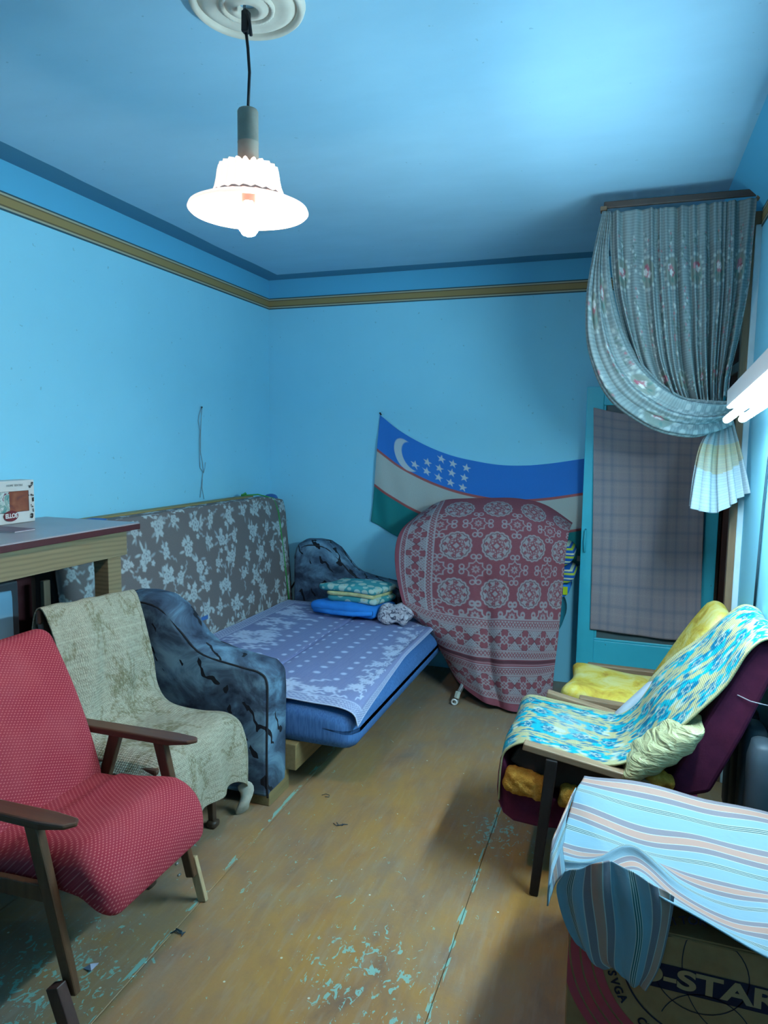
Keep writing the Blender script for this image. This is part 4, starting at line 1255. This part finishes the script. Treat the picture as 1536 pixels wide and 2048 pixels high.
def seatf(P, N):
    P = P.copy()
    fx = P[:, 0] / .27
    P[:, 2] += .018 * np.exp(-((fx - .55) / .4) ** 2) * (P[:, 2] > 0) - .012 * (fx < -.3)
    # the front rolls over and hangs lower
    k = np.clip((fx - .55) / .45, 0, 1)
    P[:, 2] -= .075 * k ** 1.6
    P[:, 2] += .07 * np.clip(-P[:, 2] / .08, 0, 1) * np.clip(.75 - fx, 0, 1) * .55
    P[:, 1] *= 1 + .0 * k
    return P
rpad('seat', (1.035, 1.665, .395), (.53, .50, .15), .065, REDU, rc_, 24, seatf, roty(-.03))
def backf(P, N):
    P = P.copy()
    z = P[:, 2] / .29
    P[:, 1] *= 1 - .05 * np.clip(z, -1, 1)
    P[:, 0] -= .05 * (z * z) * .5 - .03 * (z < -1.1)
    return P
rpad('backrest', (.755, 1.652, .675), (.10, .50, .60), .048, REDU, rc_, 24, backf, roty(-.36))
ARMW = wood('arm_wood', (.055, .024, .014), (.13, .058, .03), 0, .35, 1, .5)
LEGW = wood('leg_wood', (.06, .028, .014), (.125, .062, .03), 2, .4)
RAW = wood('raw_pine', (.32, .24, .13), (.48, .38, .22), 2, .7)
def armrest(y):
    pol = [(.66, -.022), (.68, -.03), (1.14, -.034), (1.215, -.026), (1.24, 0), (1.225, .022), (1.14, .03), (.68, .026), (.66, .02)]
    V = []; F = []; n = len(pol)
    for dz in (-.026, 0):
        for x, dy in pol:
            V.append((x, y + dy, .60 + dz + (.012 if x > 1.2 and dz < 0 else 0) + (x - .9) * .012))
    F = [tuple(range(n))[::-1], tuple(range(n, 2 * n))] + [(i, (i + 1) % n, (i + 1) % n + n, i + n) for i in range(n)]
    bevel(fixn(mesh('armrest', V, F, ARMW, rc_, smooth=False)), .006, 2)
for y in (1.935, 1.385):
    armrest(y)
    s = 1 if y > 1.6 else -1
    bar('leg', (1.085, y, .585), (1.207, y, .10), .030, .044, LEGW, rc_, .005, (1, 0, 0), .80)
    bar('leg', (.905, y, .585), (.72, y, .02), .030, .044, LEGW, rc_, .005, (1, 0, 0), .75)
    bar('side_rail', (.80, y - s * .005, .355), (1.13, y - s * .005, .375), .022, .05, LEGW, rc_, .004)
bar('leg_splint', (1.196, 1.955, .16), (1.237, 1.958, .001), .018, .034, RAW, rc_, .003, (1, 0, 0))
bar('leg_splint', (1.178, 1.352, .145), (1.235, 1.349, .001), .034, .042, wood('dark_splint', (.03, .014, .012), (.06, .03, .025), 2, .5), rc_, .003, (1, 0, 0))
bar('cross_rail', (.83, 1.40, .33), (.83, 1.92, .33), .05, .03, LEGW, rc_, .004)
for p in ((1.168, 1.9135, .155), (1.176, 1.9135, .115)):
    tube('screw', [p, (p[0] - .002, p[1] - .012, p[2])], .004, STEEL, rc_, 8)
for p in ((1.179,1.527,0.475), (1.164,1.474,0.470)):
    rpad('worn_hole', (p[0], p[1], .462), (.016, .013, .006), .003, plain('bare_stuffing', (.48, .34, .18), .9), rc_, 3)

# ------------------------------------------------------------------ maroon armchair with exposed foam
ma = thing('maroon_armchair', 'torn maroon armchair with exposed foam beside the striped cloth', 'armchair', (2.6, 2.7, 0))
MAR = plain('maroon_cloth', (.085, .012, .035), .85, .2, 20, .15, 0, .2)
FRW = wood('frame_wood', (.17, .11, .065), (.29, .20, .12), 0, .5)
BLKW = plain('black_wood', (.012, .010, .010), .45)
pol = [(2.175, .34), (2.18, .29), (2.20, .245), (2.24, .22), (2.32, .215), (2.80, .25), (2.86, .36), (2.86, .43), (2.40, .33), (2.30, .35), (2.21, .42), (2.195, .47), (2.185, .46), (2.178, .40)]
prism('seat_base', pol, 1, 2.475, 2.945, MAR, ma, .012, False, 3)
prism('webbing', [(2.215, .44), (2.25, .50), (2.42, .485), (2.62, .465), (2.78, .455), (2.80, .39), (2.36, .36)], 1, 2.50, 2.935, plain('dark_padding', (.05, .035, .03), .9), ma, .01)
FOAM = NT('old_foam', .95, .1)
v = FOAM.coord()
c = FOAM.ramp(FOAM.noise(v, 26, 5, .65), [(.3, (.30, .12, .015)), (.55, (.46, .22, .035)), (.75, (.58, .34, .09))])
FOAM.bump(FOAM.noise(v, 38, 5, .7), 1.0, .012)
FM = FOAM.base(c)
def lump(P, N):
    P = P.copy()
    P += .003 * np.sin(P[:, [2, 0, 1]] * 61 + 1 + P[:, [1]] * 40) + .002 * np.sin(P[:, [1, 2, 0]] * 143 + P[:, [0]] * 90) - .004 * np.exp(-((P[:, [0]] - .03) / .006) ** 2) * np.sign(P)
    return P
rpad('foam_block', (2.283, 2.475, .378), (.165, .075, .088), .028, FM, ma, 14, lump, roty(.16))
rpad('foam_block', (2.445, 2.48, .352), (.09, .07, .075), .025, FM, ma, 10, lump, roty(.1))
rpad('foam_block', (2.733, 2.475, .473), (.095, .075, .055), .022, FM, ma, 10, lump, roty(.25))
bar('armrest', (2.271,2.455,0.531), (2.705,2.455,0.463), .045, .026, FRW, ma, .004)
bar('armrest', (2.297,3.000,0.537), (2.646,3.000,0.467), .045, .024, FRW, ma, .004)
bar('leg', (2.375, 2.44, .50), (2.332, 2.40, 0), .035, .042, BLKW, ma, .004, (1, 0, 0), .75)
bar('leg', (2.375, 2.985, .50), (2.34, 3.0, 0), .035, .042, BLKW, ma, .004, (1, 0, 0), .75)
bar('leg', (2.82, 2.45, .42), (2.90, 2.44, 0), .035, .042, BLKW, ma, .004, (1, 0, 0), .75)
bar('leg', (2.82, 2.975, .42), (2.90, 2.98, 0), .035, .042, BLKW, ma, .004, (1, 0, 0), .75)
prism('backrest', [(2.765, .455), (2.79, .40), (2.90, .44), (2.99, .66), (3.062, .86), (3.08, .955), (3.055, .985), (3.01, .975), (2.965, .90), (2.90, .76), (2.83, .61)], 1, 2.49, 2.945, MAR, ma, .02, False, 3)
tube('loose_thread', [(2.96, 2.487, .80), (3.0, 2.483, .785), (3.07, 2.483, .775)], .002, plain('pale_thread', (.4, .36, .4), .8), ma, 6)
# throw over it
NU, NV = 150, 300
cv = Cv(NU, NV, .5, 1.3, (.33, .32, .17))
TE, TL, WT = (.0, .34, .42), (.015, .46, .56), (.55, .62, .56)
r = np.random.default_rng(8)
cv.mask((np.sin(cv.X * 420) * np.sin(cv.Y * 420) > .3) * .25, (.30, .28, .18))
TE, TL, WT = (.0, .11, .20), (.0, .27, .35), (.34, .40, .33)
for x, wd in ((.05, .030), (.165, .050), (.295, .050), (.42, .036)):
    for k in range(14):
        y = .03 + k * .095 + (.05 if x in (.165, .42) else 0) + r.normal() * .008
        for q in range(24):
            dx_, dy_ = r.normal() * wd * .5, r.normal() * .022
            if abs(dx_) > wd * .95: continue
            cv.p(ell(wd * r.uniform(.16, .34), r.uniform(.010, .026)), (TL, TL, TE, TL, WT)[q % 5], x + dx_, y + dy_, .05, r.normal() * .25)
        cv.p(petal(wd * .55, 6, .5), TE, x, y, .06, r.random() * 3)
        cv.p(lambda X, Y, w_=wd: np.abs(petal(w_ * .36, 5, .5)(X, Y)) - .0022, WT, x, y, .06, r.random() * 3)
        for s_ in (-1, 1):
            for q in range(3):
                cv.p(ell(.005, .012), TE if q else TL, x + s_ * wd * r.uniform(.85, 1.15), y + r.normal() * .03, .02, s_ * .3)
for x in (.098, .23, .362, .47):
    cv.mask((np.abs(cv.X - x - .004 * np.sin(cv.Y * 40)) < .0025) * .9, TE)
cv.mask(np.exp(-((cv.Y - .42) / .06) ** 2 - ((cv.X - .25) / .1) ** 2) * .35, (.34, .40, .38))
cv.p(ell(.012, .06), (.30, .29, .17), .23, .50, .08, -.1); cv.p(ell(.010, .06), (.30, .29, .17), .33, .47, .08, -.1)
path = [((2.188, .30), (2.188, .42)), ((2.185, .42), (2.185, .46)), ((2.20, .49), (2.205, .515)), ((2.27, .532), (2.25, .535)), ((2.36, .522), (2.36, .525)), ((2.47, .508), (2.47, .51)), ((2.575, .50), (2.58, .50)),
        ((2.67, .545), (2.655, .56)), ((2.755, .635), (2.72, .68)), ((2.84, .735), (2.80, .775)), ((2.925, .84), (2.89, .86)), ((2.985, .955), (2.965, .95)), ((3.035, 1.005), (3.03, 1.003)), ((3.085, .99), (3.086, .985)), ((3.092, .92), (3.092, .94))]
PN = []
for (xa, za), (xb, zb) in path:
    row = []
    for k in range(7):
        s = k / 6
        y = 2.462 + s * .50
        row.append((xa + (xb - xa) * s, y, za + (zb - za) * s + .008 * math.sin(s * PI)))
    PN.append(row)
o = surf('teal_throw', PN, vcol('ikat_weave', .75, 380, .3, .12), None, NU, NV, cv, .006, wrinkle(15, .006, 2, 4), (.5, 1.3))
tag(o, 'teal and cream patterned throw lying over seat and back of maroon armchair', 'throw')
# olive satin cushion between throw and backrest
t = NT('olive_satin', .32, .5)
t.bump(t.noise(t.coord(scale=(2.2, 1, 6), rot=(0, .7, 0)), 9, 3, .5, .6), .9, .02)
OLS = t.base((.36, .37, .20))
def pil(P, N):
    P = P.copy()
    k = np.clip(1 - (np.abs(P[:, 0]) / .155) ** 3, 0, 1) * np.clip(1 - (np.abs(P[:, 1]) / .2) ** 3, 0, 1)
    P[:, 2] *= .35 + .8 * k
    P[:, 2] += .004 * np.sin(P[:, 0] * 90 + P[:, 1] * 40)
    return P
o = rpad('satin_cushion', (2.738, 2.505, .578), (.33, .20, .085), .045, OLS, None, 20, pil, roty(-.72))
tag(o, 'crinkled olive satin cushion tucked under the teal throw', 'cushion')

# ------------------------------------------------------------------ yellow armchair behind it
ya = thing('yellow_armchair', 'armchair with stained yellow cushions and slim wooden arms before the door', 'armchair', (2.7, 3.45, 0))
t = NT('stained_yellow', .85, .2)
c = t.ramp(t.noise(t.coord(), 9, 5, .6, .6), [(.3, (.36, .22, .03)), (.45, (.52, .40, .06)), (.6, (.55, .50, .18)), (.8, (.58, .56, .30))])
t.bump(t.noise(t.coord(scale=(1, 1, 3)), 14, 3), .5, .01)
YELC = t.base(c)
rpad('seat_cushion', (2.60, 3.46, .405), (.50, .44, .135), .055, YELC, ya, 14, puff, roty(.08))
box('torn_panel', 2.70, 2.80, 3.235, 3.25, .40, .462, plain('orange_stuffing', (.55, .28, .02), .8), ya, .004)
def curl(P, N):
    P = P.copy(); P[:, 0] += .02 * np.clip(P[:, 2] / .25, 0, 1.2) ** 2
    return P
rpad('back_cushion', (2.885, 3.33, .69), (.09, .38, .50), .045, YELC, ya, 14, curl, roty(.50))
box('seat_board', 2.40, 2.86, 3.24, 3.70, .29, .34, FRW, ya, .004)
bar('armrest', (2.432,3.740,0.447), (2.828,3.740,0.445), .045, .03, FRW, ya, .006)
bar('armrest', (2.422,3.210,0.452), (2.661,3.210,0.438), .045, .03, FRW, ya, .006)
for y in (3.21, 3.74):
    bar('leg', (2.475, y, .44), (2.44, y, 0), .035, .04, FRW, ya, .004, (1, 0, 0), .8)
    bar('leg', (2.80, y, .44), (2.90, y, 0), .035, .04, FRW, ya, .004, (1, 0, 0), .8)
o = rpad('grey_cloth_edge', (2.70, 2.945, .615), (.40, .07, .045), .022, plain('grey_cotton', (.34, .40, .46), .85), None, 10, None, roty(-.87))  # thin slab standing for the grey cloth edge beneath the throw
tag(o, 'pale grey cloth edge showing behind the teal throw', 'pillow')

# ------------------------------------------------------------------ radiator on the right wall
rdt = thing('radiator', 'old ribbed radiator low on the right wall behind the maroon armchair', 'radiator', (3.04, 2.6, 0))
RADM = plain('radiator_paint', (.045, .07, .09), .5, .1)
for k in range(4):
    y = 2.48 + k * .155
    rpad('rib', (3.045, y, .40), (.085, .135, .52), .04, RADM, rdt, 8)
for z in (.20, .58):
    tube('header_pipe', [(3.045, 2.42, z), (3.045, 3.0, z)], .02, RADM, rdt, 10)
tube('foot', [(3.045, 2.48, .16), (3.045, 2.48, 0)], .015, RADM, rdt, 8)
tube('foot', [(3.045, 2.95, .16), (3.045, 2.95, 0)], .015, RADM, rdt, 8)

# ------------------------------------------------------------------ monitor carton and striped cloth
cb = thing('cardboard_box', 'large printed cardboard box with monitor lettering under the striped cloth', 'box', (2.77, 1.95, 0))
KR = plain('kraft_board', (.29, .15, .07), .85, .12, 18, .1)
BX0, BX1, BY0, BY1, BZ = 2.492, 3.01, 1.69, 2.335, .455
box('carton', BX0, BX1, BY0, BY1, 0, BZ, KR, cb, .005)
box('lid_flap', BX0 + .003, BX1 - .003, BY0 + .003, (BY0 + BY1) / 2 - .001, BZ, BZ + .004, KR, cb, .001)
box('lid_flap', BX0 + .003, BX1 - .003, (BY0 + BY1) / 2 + .001, BY1 - .003, BZ, BZ + .004, KR, cb, .001)
yf = BY0 - .0012
BLI = NT('navy_ink', .7, .1).base((.018, .014, .03)); PNK = NT('pink_ink', .7, .1).base((.42, .055, .07)); KRI = NT('bare_board', .8, .1).base((.35, .20, .10))
def fr_(x, z): return frame((x, yf - .0004, z), (1, 0, 0), (0, 0, 1))
b0 = (2.687,1.689,0.347); b1 = (2.702,1.689,0.279)
zt_, zb_ = (2.731,1.689,0.379)[2], (2.723,1.689,0.314)[2]
zc = (zt_ + zb_) / 2; hh = abs(zt_ - zb_) / 2
mesh('brand_band', [(2.66, yf, zc - hh), (BX1 - .002, yf, zc - hh), (BX1 - .002, yf, zc + hh), (2.66, yf, zc + hh)], [(0, 1, 2, 3)], BLI, cb, smooth=False)
text('brand_lettering', 'D-STAR', .066, KRI, cb, fr_((2.659,1.689,0.339)[0] - .012, zc), .0022, 'LEFT', 1.42)
def arc(name, cx, cz, rx, rz, a0, a1, w_, mat, dy=0):
    n = 40; V = []
    for i in range(n + 1):
        a = math.radians(a0 + (a1 - a0) * i / n)
        for k in (-1, 1):
            V.append((cx + (rx + k * w_) * math.cos(a), yf - dy, cz + (rz + k * w_) * math.sin(a)))
    V = [(min(max(x, BX0 + .002), BX1 - .002), y, min(max(z, .003), BZ - .002)) for x, y, z in V]
    mesh(name, V, [(2 * i, 2 * i + 1, 2 * i + 3, 2 * i + 2) for i in range(n)], mat, cb, smooth=False)
gc = (2.797,1.689,0.378)
arc('globe_line', gc[0], gc[2], .105, .105, 0, 360, .0012, BLI)
arc('globe_line', gc[0] + .02, gc[2] - .16, .105, .105, 20, 160, .0012, BLI)
arc('globe_line', gc[0] + .09, gc[2] + .02, .13, .17, 120, 240, .0011, BLI)
arc('ring_line', gc[0], gc[2], .175, .175, 150, 330, .0022, BLI)
for k in range(4):
    arc('pink_stripe', gc[0], gc[2], .235 + k * .026, .235 + k * .026, 140, 300, .0105, PNK, .0002)
w1 = 'SVGA  COLOR'
for i, chh in enumerate(w1):
    if chh == ' ': continue
    a = math.radians(196 + i * 6.2)
    text('ring_lettering', chh, .028, BLI, cb, frame((gc[0] + .205 * math.cos(a), yf - .0006, gc[2] + .205 * math.sin(a)), (-math.sin(a), 0, math.cos(a)), (-math.cos(a), 0, -math.sin(a))), .0006)
for i, chh in enumerate('MONITOR'):
    a = math.radians(142 - i * 8.6)
    text('ring_lettering', chh, .028, BLI, cb, frame((gc[0] + .142 * math.cos(a), yf - .0006, gc[2] + .128 * math.sin(a)), (math.sin(a), 0, -math.cos(a)), (math.cos(a), 0, math.sin(a))), .0006)

def stripes(name):
    t = NT(name, .75, .2)
    uv = t.coord('UV')
    sx = t.n('SeparateXYZ'); t.l(uv, sx.inputs[0])
    f = t.math('FRACT', t.math('MULTIPLY', sx.outputs['Y'], 1 / .205))
    LB, GY, WTs, PK, GN = (.17, .30, .37), (.165, .15, .175), (.38, .42, .40), (.36, .215, .165), (.012, .085, .085)
    stops = [(0, LB), (.15, WTs), (.163, GN), (.183, WTs), (.198, GN), (.218, WTs), (.233, GN), (.253, WTs), (.266, LB), (.42, WTs), (.435, GY), (.55, WTs), (.565, PK), (.70, WTs), (.715, GY), (.83, WTs), (.845, LB)]
    c = t.ramp(f, stops, 'CONSTANT')
    t.bump(t.noise(t.coord('UV'), 9, 4, .5, .5), .35, .02)
    return t.base(t.mix(t.math('MULTIPLY', t.noise(uv, 200, 2), .2), c, (.2, .25, .3)))
SC = stripes('striped_cotton')
st = thing('striped_cloth', 'light blue striped cloth thrown over the cardboard box', 'cloth', (2.75, 1.95, .48))
TS = [
 [(2.490,2.336,0.515),(2.597,2.311,0.530),(2.713,2.319,0.520),(2.819,2.334,0.510),(2.920,2.325,0.505),(3.040,2.316,0.500),(3.136,2.298,0.500)],
 [(2.471,2.241,0.500),(2.577,2.194,0.510),(2.694,2.184,0.505),(2.808,2.187,0.500),(2.917,2.182,0.495),(3.023,2.183,0.490),(3.123,2.171,0.490)],
 [(2.460,2.100,0.495),(2.559,2.054,0.500),(2.677,2.037,0.495),(2.798,2.054,0.485),(2.901,2.047,0.482),(3.005,2.041,0.482),(3.107,2.044,0.482)],
 [(2.453,1.954,0.495),(2.542,1.956,0.490),(2.669,1.959,0.483),(2.789,1.936,0.480),(2.896,1.916,0.485),(2.998,1.937,0.482),(3.095,1.941,0.482)],
 [(2.451,1.867,0.485),(2.532,1.870,0.500),(2.637,1.939,0.520),(2.759,1.864,0.490),(2.873,1.829,0.488),(2.975,1.838,0.487),(3.083,1.845,0.490)],
 [(2.468,1.827,0.470),(2.560,1.835,0.490),(2.650,1.884,0.505),(2.744,1.812,0.488),(2.857,1.751,0.487),(2.952,1.739,0.485),(3.058,1.735,0.485)],
 [(2.517,1.670,0.520),(2.581,1.665,0.551),(2.658,1.660,0.592),(2.725,1.652,0.569),(2.828,1.652,0.521),(2.928,1.655,0.482),(3.032,1.655,0.454)]]
def tsd(U, W):
    return .004 * np.sin(2 * PI * (1.6 * U + 1.2 * W + .3)) + .003 * np.sin(2 * PI * (2.4 * U - 1.7 * W)) + .002 * np.sin(2 * PI * (4.2 * W - .8 * U)) + .006
surf('top_sheet', TS, SC, st, 120, 100, None, .003, tsd, (.72, .78))
HS = [
 [(2.478,1.660,0.576),(2.515,1.655,0.596),(2.566,1.640,0.637),(2.612,1.645,0.628),(2.663,1.655,0.605),(2.733,1.660,0.566)],
 [(2.459,1.655,0.528),(2.513,1.640,0.538),(2.570,1.625,0.568),(2.620,1.630,0.564),(2.676,1.645,0.547),(2.732,1.655,0.538)],
 [(2.480,1.655,0.448),(2.527,1.640,0.464),(2.582,1.630,0.472),(2.633,1.635,0.475),(2.680,1.650,0.474),(2.726,1.660,0.479)],
 [(2.511,1.660,0.393),(2.548,1.650,0.384),(2.589,1.645,0.376),(2.629,1.650,0.367),(2.669,1.655,0.368),(2.707,1.660,0.382)],
 [(2.538,1.665,0.377),(2.572,1.660,0.359),(2.607,1.658,0.348),(2.636,1.660,0.333),(2.660,1.662,0.321),(2.679,1.665,0.314)]]
def stripes_rot():
    m = SC.copy(); m.name = 'striped_cotton_crosswise'
    for n in m.node_tree.nodes:
        if n.bl_idname == 'ShaderNodeMapping': n.inputs['Rotation'].default_value = (0, 0, PI / 2)
    return m
surf('hanging_fold', HS, stripes_rot(), st, 70, 70, None, .003, lambda U, W: (.010 * np.sin(2 * PI * (2.2 * U + .3 * W)) + .006 * np.sin(2 * PI * (4.3 * U - .5 * W) + 1) + .004) * (1 - .4 * W), (.36, .28))
LS = [
 [(2.469,2.278,0.490),(2.456,2.108,0.490),(2.451,1.962,0.490),(2.472,1.812,0.480)],
 [(2.475,1.842,0.670),(2.470,1.535,0.765),(2.465,1.451,0.765),(2.460,1.658,0.547)],
 [(2.480,1.617,0.735),(2.475,1.398,0.798),(2.470,1.332,0.788),(2.465,1.450,0.651)],
 [(2.485,1.490,0.758),(2.482,1.319,0.809),(2.478,1.225,0.816),(2.470,1.308,0.722)]]
surf('side_fold', LS, SC, st, 40, 40, None, .003, None, (.3, .2))

# ------------------------------------------------------------------ litter on the floor
p = (1.091,1.572,0.000)
o = mesh('paper_scrap', [(p[0] - .018, p[1] - .01, .001), (p[0] + .016, p[1] - .014, .006), (p[0] + .02, p[1] + .014, .012), (p[0] - .004, p[1] + .016, .002), (p[0] + .002, p[1] - .003, .016)], [(0, 1, 4), (1, 2, 4), (2, 3, 4), (3, 0, 4)], plain('scrap_paper', (.42, .45, .58), .8), None, smooth=False, thick=.001)
tag(o, 'torn scrap of white paper on the floor by the red armchair leg', 'paper')
p = (1.249,1.792,0.000)
wc = thing('wire_bits', 'little tangle of dark wire lying on the open floor', 'wire', (p[0], p[1], 0))
for q in range(4):
    a = q * .25
    tube('strand', [(p[0] - .02 + .004 * q, p[1] - .012 + .006 * q, .003), (p[0] - .006, p[1] + .004 * math.sin(q), .006 + .003 * q), (p[0] + .012, p[1] - .004 + .004 * q, .004), (p[0] + .024, p[1] + .01 - .007 * q, .003)], .0016, DARKC, wc, 5)
p = (1.501,2.573,0.000)
hs = thing('thread_tangle', 'dark twisted thread on the floor in front of the bed', 'thread', (p[0], p[1], 0))
for q in range(4):
    tube('strand', [(p[0] - .03 + .01 * q, p[1] + .012 * math.sin(q * 2), .0025), (p[0] - .01 + .008 * q, p[1] - .015 + .006 * q, .004), (p[0] + .012, p[1] + .006 - .004 * q, .0025), (p[0] + .03 - .008 * q, p[1] + .012, .0025)], .0014, plain('thread_blue', (.03, .06, .09), .8), hs, 5)
p = (1.347,2.773,0.000)
tag(tube('thread_curl', [(p[0] - .02, p[1] - .004, .0025), (p[0] - .006, p[1] + .012, .003), (p[0] + .014, p[1] + .008, .0025), (p[0] + .018, p[1] - .008, .0025), (p[0] + .0, p[1] - .012, .0025)], .0014, DARKC, None, 5), 'curl of dark thread on the floor nearest the sofa leg', 'thread')
p = (1.446,3.427,0.000)
tag(tube('matchstick', [(p[0] - .012, p[1] + .012, .0025), (p[0] + .012, p[1] - .01, .0025)], .0015, plain('pale_stick', (.6, .62, .5), .7), None, 5), 'pale matchstick on the floor beside the bed edge', 'matchstick')
